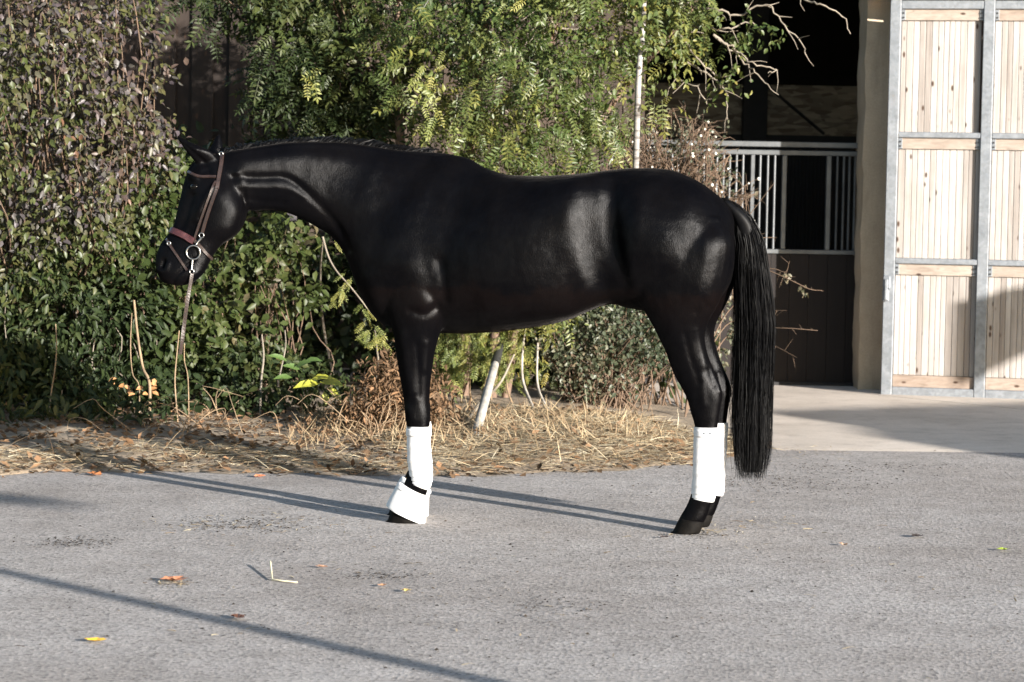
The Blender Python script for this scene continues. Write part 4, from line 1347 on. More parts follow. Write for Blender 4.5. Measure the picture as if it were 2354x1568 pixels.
stems('branch', M['darktwig'], t3, [(q_[0] + rng.normal(0, .15), max(q_[1], b0.y) + rng.normal(0, .1), b0.z - .05) for q_ in tips], tips, .007, .002, 5, .04, .0)

# ---- dark thicket deeper in, closing the gaps low down
b0 = root_at(700, 930, 19.3)
t3b = thing('dark_thicket', 'dim dense undergrowth far back between the bramble and the fence', 'thicket', b0)
blobs = [(x_, y_, 19.5, .5, .4, .45) for x_ in range(240, 1500, 110) for y_ in (560, 720, 860)] + [(x_, 380, 19.6, .3, .3, .3) for x_ in (330, 420, 520)]
foliage('foliage', M['leaf_dark'], t3b, blobs, 9500, (.06, .11), aspect=.6, droop=.4, clump=.09)

# ---- 4: dark green tree over the neck, broad compound leaves
b0 = root_at(950, 930, 19.0)
t4 = thing('walnut_tree', 'dark green broad-leaved tree hanging over the crest of the horse neck', 'tree', b0)
blobs = [(620, 20, 18.4, .32, .5, .28), (700, 90, 18.3, .45, .5, .42), (800, 120, 18.3, .42, .5, .45), (670, 160, 18.5, .25, .4, .28), (780, 260, 18.6, .35, .4, .28), (700, 285, 18.8, .28, .35, .22), (860, 240, 18.5, .25, .35, .4), (600, -80, 18.4, .6, .6, .35), (800, -80, 18.3, .6, .6, .4), (500, -40, 18.6, .25, .4, .15)]
C = foliage('foliage', M['leaf_dark'], t4, blobs, 1000, (.14, .24), tmpl='frond', droop=.45, clump=.08, nclump=90, bias=lambda P: .08, n_single=120, single_name='frond')
C2 = foliage('leaves', M['leaf_green'], t4, blobs, 3400, (.045, .085), aspect=.5, droop=.5, clump=.06, nclump=150)
pts = [b0 + Vector((0, 0, -.05)), b0 + Vector((.05, -.05, .8)), b0 + Vector((-.25, -.2, 1.7)), b0 + Vector((-.5, -.4, 2.6)), b0 + Vector((-.6, -.5, 3.4))]
tb = Tubes(); tb.add(curve_pts(pts, 24), [.06, .03], 8)
trunk4 = obj('trunk', tb.mesh('trunk'), M['bark'], t4)
tips = C[rng.integers(0, len(C), 70)]
bases = [curve_pts(pts, 24)[rng.integers(8, 24)] for _ in tips]
stems('branch', M['darktwig'], t4, bases, tips, .010, .003, 5, .05, .08)

# ---- 5: rowan with olive fronds above the back of the horse
b0 = root_at(1120, 950, 18.2)
t5 = thing('rowan_tree', 'sunlit rowan tree with olive feathery fronds above the horse back', 'tree', b0)
blobs = [(960, 60, 17.9, .40, .5, .35), (1080, 60, 17.8, .45, .5, .38), (1220, 50, 17.7, .45, .5, .38), (1340, 60, 17.8, .4, .5, .35), (1000, 170, 17.9, .3, .4, .3), (1120, 180, 17.7, .42, .45, .35), (1250, 200, 17.6, .42, .45, .38), (1370, 190, 17.8, .32, .4, .35), (1470, 60, 18.0, .30, .4, .33), (1530, 120, 18.1, .22, .3, .25), (1590, 40, 18.1, .22, .3, .2),
         (1130, 520, 17.3, .35, .3, .35), (1270, 520, 17.3, .35, .3, .35), (1210, 640, 17.3, .35, .3, .3), (1330, 620, 17.4, .3, .3, .3), (1050, 300, 17.8, .32, .4, .26), (1170, 310, 17.6, .38, .4, .28), (1290, 310, 17.6, .34, .4, .28), (1350, 330, 17.8, .2, .3, .2), (1010, 320, 17.9, .15, .3, .2), (1100, -80, 17.8, .7, .6, .35), (1350, -80, 17.8, .7, .6, .35), (1560, -50, 18.0, .35, .4, .25), (1410, 250, 18.0, .12, .25, .25), (1520, 180, 18.1, .12, .2, .12)]  # first four blobs added unseen behind the horse to shade the thicket
def bias5(P):
    return np.clip((P[:, 0] + .6) * .16, -.22, .18) - np.clip((P[:, 2] - 2.3) * .12, -.1, .12)
C = foliage('foliage', M['leaf_frond'], t5, blobs, 2300, (.10, .19), tmpl='frond', droop=.6, clump=.07, nclump=200, bias=bias5, n_single=300, single_name='frond')
foliage('leaves', M['leaf_frond'], t5, blobs, 6200, (.03, .065), aspect=.5, droop=.6, clump=.06, nclump=240, bias=bias5)
def trunk(parent, pts, r, mat, name='trunk', sides=8):
    tb = Tubes(); P = curve_pts(pts, 26); tb.add(P, r, sides)
    obj(name, tb.mesh(name), mat, parent); return P
allP = []
for (pxs, r_) in (([(925, 940, 18.3), (922, 600, 18.25), (918, 250, 18.2), (905, 120, 18.1), (930, -120, 18.0)], .045), ([(1062, 930, 18.3), (1070, 700, 18.2), (1085, 320, 18.1), (1110, 100, 18.0), (1120, -150, 17.9)], .05), ([(1130, 930, 18.3), (1150, 650, 18.2), (1230, 250, 18.0), (1280, 40, 17.9), (1300, -150, 17.9)], .035), ([(1160, 930, 18.3), (1220, 600, 18.25), (1400, 250, 18.1), (1560, 60, 18.1), (1640, -60, 18.1)], .03)):
    q = [at(*a) for a in pxs]; q[0].z = float(verge_h(q[0].x, q[0].y)) - .05
    allP.append(trunk(t5, q, [r_, r_ * .45], M['bark']))
allP = np.concatenate(allP)
tips = C[rng.integers(0, len(C), 140)]
bases = []
for t_ in tips:
    cand = allP[(allP[:, 2] > .8) & (allP[:, 2] < t_[2] + .2)]
    if len(cand) == 0: cand = allP
    bases.append(cand[np.argmin(((cand - t_) ** 2).sum(1) + rng.uniform(0, .2, len(cand)))])
stems('branch', M['twig'], t5, bases, tips, .009, .002, 5, .04, .05)
# bare grey twigs reaching out over the dark bay
bare = [[(1600, 20, 18.1), (1650, 20, 18.0), (1700, 35, 18.0), (1760, 10, 17.95), (1800, 55, 17.9), (1842, 100, 17.9), (1852, 128, 17.9)],
        [(1640, 80, 18.0), (1690, 115, 18.0), (1730, 145, 17.9), (1785, 160, 17.9), (1766, 168, 17.9)],
        [(1640, 80, 18.0), (1700, 130, 18.0), (1740, 170, 17.95), (1790, 218, 17.9)],
        [(1560, 130, 18.1), (1640, 180, 18.0), (1668, 215, 18.0), (1672, 275, 18.0)],
        [(1550, 60, 18.1), (1600, 130, 18.0), (1650, 175, 18.0), (1690, 168, 18.0)],
        [(1780, -25, 18.0), (1840, -4, 18.0), (1890, 12, 17.9), (1935, 35, 17.9), (1955, 78, 17.9)],
        [(1590, 60, 18.1), (1650, 68, 18.0), (1720, 52, 18.0), (1742, 60, 18.0)],
        [(1540, 110, 18.1), (1560, 180, 18.1), (1600, 200, 18.0), (1625, 240, 18.0)],
        [(1530, 40, 18.1), (1590, 5, 18.1), (1660, -10, 18.0), (1780, -25, 18.0)]]
tb = Tubes()
for b_ in bare:
    P = curve_pts([at(*a) for a in b_], len(b_) * 5)
    P[1:-1] += rng.normal(size=(len(P) - 2, 3)) * .006
    tb.add(P, [.009, .003], 5)
    for i in range(3, len(P) - 1, 3):
        if rng.uniform() < .6:
            d = norm(P[i + 1] - P[i - 1] + rng.normal(size=3) * .06) * rng.uniform(.05, .16)
            d[2] -= .03
            tb.add([P[i], P[i] + d * .5 + rng.normal(size=3) * .008, P[i] + d], [.004, .0015], 4)
obj('bare_branch', tb.mesh('bare_branch'), M['twig'], t5)
foliage('twig_leaf', M['leaf_frond'], t5, [(1620, 30, 18.0, .15, .1, .1), (1700, 50, 18.0, .2, .1, .08), (1740, 85, 18.0, .2, .1, .06), (1690, 190, 18.0, .12, .1, .12), (1650, 210, 18.0, .12, .1, .10)], 260, (.03, .06), clump=.03)
# pale yellow sprays at (720,190) on the dark tree, a few bright fronds each
def spray(parent, centre, n, size, mat, tm='frond', sp=.05, name='bright_frond'):
    c = np.array(tuple(centre))
    for i in range(n):
        tv, tt = TM[tm][i % len(TM[tm])]
        me = me_from_tris(name, tv * size * .72 * rng.uniform(.8, 1.2), tt, np.full(len(tv), rng.uniform(.2, .75)))
        a = norm(np.array([rng.normal(0, .6), -.3 + rng.normal(0, .3), -.7 + rng.normal(0, .3)])); n_ = norm(TOC + rng.normal(size=3) * .3)
        aa, ss, nn_ = frames(a[None], n_[None])
        p = c + rng.normal(size=3) * sp
        mw = Matrix(((aa[0, 0], ss[0, 0], nn_[0, 0], p[0]), (aa[0, 1], ss[0, 1], nn_[0, 1], p[1]), (aa[0, 2], ss[0, 2], nn_[0, 2], p[2]), (0, 0, 0, 1)))
        obj(name, me, mat, parent, mw)
spray(t4, at(705, 165, 17.75), 4, .16, M['leaf_yellow'])
spray(t4, at(735, 180, 17.8), 4, .15, M['leaf_green'])
spray(t4, at(732, 250, 18.2), 5, .18, M['leaf_green'])
spray(t4, at(630, 75, 17.8), 5, .17, M['leaf_green'])
spray(t4, at(760, 60, 17.8), 4, .16, M['leaf_green'])
spray(t5, at(968, 182, 17.35), 8, .13, M['leaf_yellow'])
spray(t5, at(1010, 150, 17.4), 4, .12, M['leaf_yellow'])
spray(t5, at(985, 240, 17.4), 6, .17, M['leaf_yellow'])
spray(t5, at(1000, 290, 17.5), 6, .17, M['leaf_yellow'])
spray(t5, at(1180, 0, 17.3), 6, .15, M['leaf_yellow'])

# ---- 6: yellow-green suckers under the belly
b0 = root_at(1110, 940, 18.0)
t6 = thing('rowan_suckers', 'yellow-green feathery suckers growing in sun under the horse belly', 'shrub', b0)
blobs = [(1040, 780, 17.7, .16, .2, .25), (1090, 800, 17.6, .16, .2, .22), (1150, 790, 17.6, .2, .2, .24), (1210, 775, 17.7, .18, .2, .16), (1130, 850, 17.6, .12, .2, .16), (1050, 850, 17.7, .12, .2, .15), (1240, 830, 17.8, .08, .15, .12), (1120, 700, 17.8, .5, .3, .2), (1020, 820, 17.7, .08, .1, .2)]
C = foliage('foliage', M['leaf_yellow'], t6, blobs, 800, (.06, .12), tmpl='fine', droop=.55, clump=.05, nclump=60, n_single=120, single_name='frond', bias=lambda P: -.12)
sp_ = [[(1030, 965), (1025, 880), (1030, 760)], [(1060, 960), (1062, 870), (1072, 760)], [(1085, 955), (1080, 880), (1092, 740)], [(1105, 950), (1118, 870), (1150, 760)], [(1130, 955), (1125, 870), (1112, 770)], [(1180, 950), (1165, 880), (1170, 760)], [(1010, 950), (1008, 860), (1002, 780)]]
tb = Tubes()
for s_ in sp_:
    q = [at(a, b_, 17.9 + rng.uniform(-.15, .15)) for a, b_ in s_]; q[0].z = float(verge_h(q[0].x, q[0].y)) - .03
    tb.add(curve_pts(q, 12), [.008, .004], 5)
obj('stem', tb.mesh('stem'), M['drystem'], t6)

# ---- 7: small-leaved bush before the stable corner
b0 = root_at(1370, 950, 18.4)
t7 = thing('spirea_bush', 'twiggy bush of small grey-green leaves between the horse belly and hind leg', 'bush', b0)
blobs = [(1330, 770, 18.2, .28, .3, .22), (1420, 760, 18.3, .3, .3, .22), (1490, 770, 18.4, .22, .3, .2), (1550, 790, 18.6, .18, .3, .14), (1390, 850, 18.3, .22, .3, .18), (1330, 860, 18.2, .2, .25, .2)]
C = foliage('foliage', M['leaf_small'], t7, blobs, 4200, (.025, .048), aspect=.6, droop=.2, clump=.06, n_single=150)
tips = C[rng.integers(0, len(C), 170)]
stems('stem', M['darktwig'], t7, [(b0.x + rng.normal(0, .14), b0.y + rng.normal(0, .1), b0.z - .05) for _ in tips], tips, .006, .002, 5, .025)

# ---- 8: snowberry, bare fine twigs with white berries before the stall
b0 = root_at(1520, 940, 19.2)
t8 = thing('snowberry_bush', 'thin twiggy snowberry with white berries in front of the stall bars', 'bush', b0)
tb = Tubes(); berries = []; lf = []
for i in range(210):
    bx = at(rng.uniform(1390, 1690), rng.uniform(560, 700), 19.0 + rng.uniform(-.25, .25))
    tipx = rng.uniform(1385, 1720); ty_ = np.interp(tipx, [1385, 1500, 1560, 1640, 1720], [300, 270, 255, 290, 440]) + rng.uniform(0, 130)
    tp = at(tipx, ty_, 18.9 + rng.uniform(-.3, .3))
    P = curve_pts([bx, lerp(bx, tp, .5) + Vector((rng.normal(0, .05), 0, .05)), tp, tp + Vector((rng.normal(0, .06), rng.normal(0, .04), -.03))], 12)
    tb.add(P, [.0048, .002], 4)
    for k in range(3):
        j = rng.integers(4, 11); d = np.array([rng.normal(0, .08), rng.normal(0, .05), rng.uniform(-.02, .09)])
        tb.add([P[j], P[j] + d * .6 + rng.normal(size=3) * .008, P[j] + d], [.0022, .0012], 3)
        if rng.uniform() < .11: berries.append(P[j] + d)
        elif rng.uniform() < .6: lf.append(P[j] + d)
obj('twig', tb.mesh('twig'), M['darktwig'], t8)
bb = bmesh.new(); bmesh.ops.create_icosphere(bb, subdivisions=1, radius=.013); bme_ = me_from_bm(bb, 'berry', True); bme_.materials.append(M['berry'])
for p in berries[:180]:
    obj('berry', bme_, None, t8, Matrix.Translation(p) @ Matrix.Scale(rng.uniform(.6, 1.1), 4))
lf = np.array(lf); n = len(lf)
foliage('small_leaf', M['leaf_small'], t8, [(1440, 330, 19.0, .2, .2, .18), (1520, 320, 19.0, .2, .2, .18), (1590, 340, 19.0, .2, .2, .2), (1650, 420, 19.0, .15, .2, .2)], 700, (.018, .04), aspect=.6, clump=.03, nclump=160)
v, t, r = batch(LEAF_V, LEAF_T, lf, leaf_axes(n, np.zeros((n, 3)), .3, .8), leaf_normals(n), rng.uniform(.02, .045, n), rng.uniform(.015, .025, n), rng.uniform(.3, 1, n))
o = obj('leaf', me_from_tris('leaf', v, t, r), M['leaf_small'], t8); o['kind'] = 'stuff'
tb = Tubes()
for i in range(26):
    a = (b0.x + rng.normal(0, .3), b0.y + rng.normal(0, .12), b0.z - .05)
    bx = at(rng.uniform(1390, 1690), 600, 19.0 + rng.uniform(-.25, .25))
    tb.add(curve_pts([a, lerp(Vector(a), bx, .5) + Vector((rng.normal(0, .05), 0, 0)), bx], 8), [.008, .005], 5)
obj('stem', tb.mesh('stem'), M['darktwig'], t8)

# ---- 9: young birch with white bark
q = [at(1446, 930, 19.2), at(1452, 640, 18.5), at(1461, 385, 17.9), at(1468, 180, 17.6), at(1478, 60, 17.6), at(1484, -120, 17.6)]
q[0].z = float(verge_h(q[0].x, q[0].y)) - .03
t9 = thing('birch_tree', 'slender white-barked birch stem rising above the horse croup', 'tree', Vector((q[0].x, q[0].y, q[0].z)))
trunk(t9, q, [.027, .015], M['birch'], 'trunk', 10)
foliage('foliage', M['leaf_frond'], t9, [(1490, 40, 17.5, .2, .2, .15), (1480, -60, 17.5, .3, .3, .2), (1455, 120, 17.5, .1, .1, .1)], 420, (.03, .06), aspect=.6)

# ---- 10: pale leaning stake and white fallen branches under the belly
q0, q1 = gp(1092, 1004), at(1138, 838, 17.2)
t10 = thing('leaning_stake', 'pale grey post leaning in the straw below the horse belly', 'stake', Vector(q0))
tb = Tubes(); tb.add([q0 - (q1 - q0) * .05, lerp(q0, q1, .5), q1], [.030, .026], 10)
obj('pole', tb.mesh('pole'), M['pillar'] if False else simple('weathered_pole', (.27, .255, .23), .8, var=.4, vscale=8), t10)
tb = Tubes(); qq = q0 + (q1 - q0) * 1.02; tb.add([q1, q1 + (q1 - q0) * .22, q1 + (q1 - q0) * .30], [.031, .022], 10)
obj('dark_sleeve', tb.mesh('dark_sleeve'), M['rubber'], t10)
t11 = thing('fallen_branch', 'bleached branch propped against the leaning post in the straw', 'branch', Vector(gp(1066, 985)))
tb = Tubes(); tb.add(curve_pts([gp(1064, 985), at(1105, 925, 17.05), at(1150, 880, 17.1), at(1182, 815, 17.2)], 14), [.014, .006], 6)
obj('bough', tb.mesh('bough'), M['twig'], t11)
br = simple('bleached_wood', (.30, .27, .235), .8, var=.4, vscale=12)
for (poly, lb) in (([(1206, 760, 17.7), (1200, 830, 17.6), (1203, 880, 17.5), (1220, 925, 17.2), (1232, 950, 17.0)], 'white crooked branch standing under the belly beside the yellow suckers'), ([(1236, 790, 17.9), (1235, 880, 17.6), (1252, 930, 17.2), (1272, 978, 16.9)], 'thin pale branch right of the white crooked branch under the belly')):
    q = [at(*a) for a in poly]
    t_ = thing('dead_branch', lb, 'branch', Vector((q[-1].x, q[-1].y, float(verge_h(q[-1].x, q[-1].y)))), 'dead branches under the belly')
    q[-1].z = float(verge_h(q[-1].x, q[-1].y)) - .01
    tb = Tubes(); tb.add(curve_pts(q, 16), [.007, .013], 6)
    obj('bough', tb.mesh('bough'), br, t_)

# ---- 11: overhanging spray in front of the chest, yellow fronds
b0 = root_at(760, 930, 17.6)
t12 = thing('ash_sapling', 'arching pale stem with yellow fronds before the dark thicket at the chest', 'sapling', b0)
arch = curve_pts([at(*a) for a in ((742, 545, 17.3), (755, 590, 17.25), (775, 625, 17.2), (802, 655, 17.15), (830, 690, 17.1), (850, 715, 17.1), (885, 742, 17.1))], 24)
tb = Tubes(); tb.add(arch, [.007, .004], 6)
st = [b0 + Vector((0, .9, -.05)), at(745, 760, 18.7), at(736, 640, 18.3), Vector(arch[0])]
tb.add(curve_pts(st, 16), [.010, .007], 6)
st2 = [b0 + Vector((.2, 0, -.05)), at(868, 860, 17.3), at(866, 800, 17.2), at(862, 760, 17.1)]
tb.add(curve_pts(st2, 12), [.008, .005], 6)
obj('stem', tb.mesh('stem'), M['twig'], t12)
for (a, b_, n_, s_) in ((778, 655, 3, .13), (800, 640, 3, .12), (770, 680, 2, .10), (795, 672, 2, .12), (835, 705, 3, .12), (850, 755, 4, .14), (870, 780, 4, .15), (828, 760, 3, .12), (750, 560, 2, .10), (845, 735, 2, .12), (880, 770, 3, .14)):
    spray(t12, at(a, b_, 17.05), n_, s_, M['leaf_yellow'], 'fine', .02)

# ---- 12: yellow broad leaf plant and dry weeds at the hedge foot
b0 = root_at(700, 950, 16.9)
t13 = thing('yellow_weed', 'low weed with broad bright yellow leaves at the hedge foot', 'weed', b0)
ym = leafcol('yellow_leaf', (.24, .24, .03)); gm = leafcol('lime_leaf', (.05, .085, .02))
def big_leaf(parent, p, axis, nrm_, l, w, mat, name='leaf'):
    me = me_from_tris(name, LEAF_V * np.array([l, w, l]), LEAF_T)
    me.materials.append(mat)
    aa, ss, nn_ = frames(np.array([axis], float), np.array([nrm_], float))
    mw = Matrix(((aa[0, 0], ss[0, 0], nn_[0, 0], p[0]), (aa[0, 1], ss[0, 1], nn_[0, 1], p[1]), (aa[0, 2], ss[0, 2], nn_[0, 2], p[2]), (0, 0, 0, 1)))
    return obj(name, me, None, parent, mw)
for (a, b_, dx, dz_, l, w, m_) in ((735, 878, 1, -.05, .16, .08, ym), (735, 882, -1, -.1, .17, .07, ym), (715, 872, .9, .15, .14, .06, ym), (755, 890, .6, -.6, .13, .06, ym), (745, 900, .2, -.9, .09, .05, ym), (690, 850, -.6, .2, .12, .06, gm), (680, 845, .8, .4, .11, .06, gm), (660, 830, -.8, .3, .13, .05, gm), (672, 868, -.9, 0, .12, .05, gm), (700, 830, .9, .1, .12, .05, gm)):
    big_leaf(t13, at(a, b_, 16.35 + rng.uniform(-.05, .05)), (dx, -.3, dz_), (.2, -.6, .8), l, w, m_)
tb = Tubes()
for a, b_ in ((735, 880), (690, 850), (665, 835), (715, 872)):
    tb.add(curve_pts([b0 + Vector((rng.normal(0, .03), 0, -.03)), lerp(b0, at(a, b_, 16.8), .6) + Vector((.02, 0, .05)), at(a, b_, 16.35)], 8), [.005, .003], 5)
obj('stem', tb.mesh('stem'), gm, t13)

t14 = thing('dry_weeds', 'tangle of dry stalks and curled orange leaves at the foot of the hedge', 'weeds', root_at(420, 960, 16.6))
tb = Tubes()
for i in range(24):
    px_ = rng.uniform(240, 860); 
    p = gp(px_, rng.uniform(950, 1005))
    h_ = rng.uniform(.06, .26); d = Vector((rng.normal(0, .22), rng.normal(.05, .12), h_))
    tb.add(curve_pts([p, p + d * .5 + Vector((rng.normal(0, .03), 0, .04)), p + d, p + d + Vector((rng.normal(0, .12), 0, -.06))], 10), [.0035, .0015], 4)
o = obj('stalk', tb.mesh('stalk'), M['drystem'], t14); o['kind'] = 'stuff'
om = leafcol('orange_leaf', (.30, .15, .06))
for (a, b_) in ((268, 870), (275, 895), (300, 895), (330, 890), (345, 880), (350, 900), (290, 905), (265, 885), (340, 905), (355, 870), (310, 905), (380, 1035), (345, 895)):
    big_leaf(t14, at(a, b_, 16.35 + rng.uniform(-.1, .1)), (rng.normal(), -.3, rng.normal() * .6), (.3, -.7, .6), .05, .03, om, 'orange_leaf')
# two stems standing in for the loose rein loop, and pale stalks beside
for (poly, r_, mt, lb, nm) in (
    ([(308, 690, 16.4), (315, 760, 16.4), (322, 810, 16.35), (330, 850, 16.3), (344, 882, 16.2)], .010, 'drystem', 'brown curved dry stalk standing in for the loose rein loop', 'dry_stalk'),
    ([(303, 720, 16.5), (300, 800, 16.5), (305, 860, 16.45), (320, 888, 16.4)], .004, 'drystem', 'thin dry stalk standing in for the edge of the rein loop', 'dry_stalk'),
    ([(412, 760, 16.3), (406, 820, 16.3), (402, 880, 16.2), (408, 960, 16.1)], .005, 'drystem', 'pale dry grass stem just below the rein end', 'dry_stalk'),
    ([(424, 790, 16.3), (424, 830, 16.3), (432, 868, 16.2), (434, 950, 16.1)], .004, 'drystem', 'second pale grass stem right of the rein end', 'dry_stalk'),
    ([(128, 745, 16.2), (130, 800, 16.2), (126, 850, 16.2), (118, 900, 16.2), (112, 960, 16.1)], .005, 'drystem', 'upright pale stem in the dark left shrub', 'dry_stalk'),
    ([(602, 770, 17.0), (606, 820, 16.9), (600, 880, 16.8), (598, 960, 16.7)], .008, 'twig', 'grey bare stem beside the yellow weed', 'dry_stalk'),
    ([(655, 760, 17.0), (656, 800, 16.9), (640, 880, 16.8), (632, 960, 16.7)], .006, 'twig', 'thin bare stem leaning left of the yellow weed', 'dry_stalk')):
    q = [at(*a) for a in poly]
    q[-1].z = max(float(verge_h(q[-1].x, q[-1].y)), q[-1].z) if nm != 'dry_stalk' else q[-1].z
    e = q[-1].copy(); e.z = float(verge_h(e.x, e.y))
    if e.z < q[-1].z - .03: q.append(e)
    tb = Tubes(); tb.add(curve_pts(q, 18), [r_ * .7, r_], 6)
    o = obj(nm, tb.mesh(nm), M[mt]); meta(o, lb, 'stalk', 'dry stalks at the hedge')

# ---- heap of dead bracken left of the lead leg
t16 = thing('bracken_heap', 'brown heap of dead bracken and leaves left of the lead leg', 'brush heap', Vector(gp(860, 1000)))
foliage('dead_leaves', M['litter'], t16, [(870, 920, 16.1, .14, .3, .18), (910, 890, 16.1, .13, .25, .2), (960, 900, 16.2, .14, .25, .2), (1000, 930, 16.2, .1, .2, .14), (840, 960, 16.1, .15, .2, .1), (830, 985, 16.2, .2, .25, .08), (930, 960, 16.2, .15, .25, .1), (800, 1005, 16.1, .25, .2, .05), (970, 990, 16.0, .2, .2, .06)], 5200, (.025, .07), aspect=.28, droop=.3, clump=.05, face=.3)
tb = Tubes()
for i in range(45):
    p = gp(rng.uniform(820, 960), rng.uniform(975, 1015)); d = Vector((rng.normal(0, .14), rng.normal(0, .1), rng.uniform(.08, .3)))
    tb.add(curve_pts([p, p + d * .6, p + d + Vector((rng.normal(0, .06), 0, -.03))], 7), [.004, .0015], 4)
o = obj('dead_stalk', tb.mesh('dead_stalk'), M['drystem'], t16); o['kind'] = 'stuff'

# ---- sprigs right of the tail
t15 = thing('dogrose_sprig', 'bare rose sprigs with a few pale leaves reaching right of the tail', 'shrub', root_at(1575, 950, 18.2))
tb = Tubes()
sps = [[(1660, 600, 18.6), (1730, 610, 18.4), (1775, 625, 18.3), (1830, 650, 18.2), (1862, 665, 18.2), (1890, 668, 18.2)], [(1700, 640, 18.5), (1770, 618, 18.4), (1805, 625, 18.35), (1815, 600, 18.3)], [(1690, 700, 18.5), (1760, 712, 18.4), (1808, 714, 18.3)], [(1680, 740, 18.5), (1760, 752, 18.4), (1820, 755, 18.3), (1880, 760, 18.3)], [(1690, 760, 18.5), (1770, 790, 18.4), (1832, 822, 18.2)], [(1675, 470, 18.6), (1720, 455, 18.5), (1745, 440, 18.5)], [(1690, 530, 18.6), (1740, 545, 18.5), (1785, 546, 18.5)], [(1640, 560, 18.7), (1700, 520, 18.6), (1780, 420, 18.5)]]
b15 = root_at(1575, 950, 18.2)
for s_ in sps:
    q = [at(*a) for a in s_]
    P = curve_pts([b15, lerp(b15, q[0], .6) + Vector((-.05, 0, 0))] + q, 26)
    tb.add(P, [.006, .002], 5)
    for j in range(14, 25, 2):
        d = rng.normal(size=3) * .05
        tb.add([P[j], P[j] + d], [.002, .001], 3)
obj('stem', tb.mesh('stem'), M['darktwig'], t15)
foliage('leaf', M['leaf_small'], t15, [(1860, 655, 18.2, .09, .05, .05), (1800, 630, 18.3, .08, .05, .05), (1820, 590, 18.3, .05, .05, .06), (1720, 450, 18.5, .08, .05, .04), (1690, 800, 18.6, .06, .1, .25), (1650, 740, 18.6, .12, .2, .40), (1655, 650, 18.6, .1, .2, .2)], 460, (.02, .045), aspect=.6, clump=.02, bias=lambda P: .3)

# ------------------------------------------------------------------ straw and litter on the verge (nobody could count it)
def ground_scatter(name, n, xr, yr, mat, size, wid, tmpl, lift=.02, tilt=.18, dens=None):
    x = rng.uniform(xr[0], xr[1], n); e = np.interp(x, VX, VY)
    y = e + rng.uniform(yr[0], yr[1], n) ** 1.0
    ok = (x < left_x(y) - .05 - .22 * (y - e))
    if dens is not None: ok &= rng.uniform(size=n) < dens(x, y - e)
    x, y = x[ok], y[ok]; n = len(x)
    z = verge_h(x, y) + rng.uniform(0.002, lift, n)
    A = norm(np.stack([rng.normal(size=n) * 1.2, rng.normal(size=n), rng.normal(size=n) * tilt + .03], -1))
    Nn = norm(np.stack([rng.normal(size=n) * .35, rng.normal(size=n) * .35 - .25, np.ones(n)], -1))
    tv, tt = tmpl
    v, t, r = batch(tv, tt, np.stack([x, y, z], -1), A, Nn, rng.uniform(*size, n), rng.uniform(*wid, n), rng.uniform(0, 1, n))
    o = obj(name, me_from_tris(name, v, t, r), mat); meta(o, kind='stuff')
    return o
o = ground_scatter('straw', 38000, (-4.2, 1.9), (-.12, 2.6), M['straw'], (.05, .22), (.0022, .0045), (BLADE_V, BLADE_T), .035, .12, lambda x, d: np.where((x < -.75) & (d > .75), .06, 1) * np.clip(.25 + .9 * np.sin(x * 2.1 + d * 3) ** 2 * .6 + (x > -.4) * .45, 0, 1) * np.clip((d + .12) / .3, .1, 1))
meta(o, 'loose dry straw lying over the verge below the hedge', 'straw')
o = ground_scatter('leaf_litter', 5200, (-4.2, 1.9), (-.1, 3.0), M['litter'], (.03, .08), (.015, .045), (RHOMB_V, RHOMB_T), .03, .3)
meta(o, 'brown dead leaves mixed into the straw of the verge', 'leaf litter')
# tufts of dry grass standing up under the shrubs
n = 2600
x = rng.uniform(-1.3, 1.7, n); e = np.interp(x, VX, VY); y = e + rng.uniform(.9, 2.6, n)
ok = (x < left_x(y) - .7); x, y = x[ok], y[ok]; n = len(x)
A = norm(np.stack([rng.normal(size=n) * .7, rng.normal(size=n) * .5 - .15, np.abs(rng.normal(size=n)) * .6 + .15], -1))
v, t, r = batch(BLADE_V, BLADE_T, np.stack([x, y, verge_h(x, y)], -1), A, leaf_normals(n), rng.uniform(.05, .17, n), rng.uniform(.004, .008, n), rng.uniform(0, .6, n))
o = obj('dry_grass', me_from_tris('dry_grass', v, t, r), M['straw']); meta(o, 'tufts of dry grass standing under the shrubs', 'grass', kind='stuff')

# crumbs, grit and straw bits on the asphalt
def yard_scatter(name, spots, mat, size, wid, tmpl, label, cat):
    Ps, rs = [], []
    for (px_, py_, sx, sy, n) in spots:
        a = rng.normal(px_, sx, n); b_ = rng.normal(py_, sy, n)
        for q, w in zip(a, b_):
            if w > 700:
                p = gnd(q, w); 
                if p.y < 16.5: Ps.append((p.x, p.y, .003))
    Ps = np.array(Ps); n = len(Ps)
    A = norm(np.stack([rng.normal(size=n), rng.normal(size=n), rng.normal(size=n) * .025], -1)); Nn = norm(np.stack([rng.normal(size=n) * .3, rng.normal(size=n) * .3, np.ones(n)], -1))
    v, t, r = batch(*tmpl, Ps, A, Nn, rng.uniform(*size, n), rng.uniform(*wid, n), rng.uniform(0, 1, n))
    o = obj(name, me_from_tris(name, v, t, r), mat); meta(o, label, cat, kind='stuff')
yard_scatter('dirt_crumbs', [(170, 1248, 50, 6, 230), (550, 1207, 90, 9, 420), (860, 1325, 70, 6, 130), (1820, 1110, 130, 14, 480), (1250, 1390, 60, 10, 70), (1600, 1232, 40, 4, 60), (1177, 1350, 700, 130, 800), (1980, 1075, 140, 8, 300)], M['crumb'], (.006, .02), (.005, .014), (RHOMB_V, RHOMB_T), 'dark crumbs of dirt strewn on the asphalt', 'dirt')
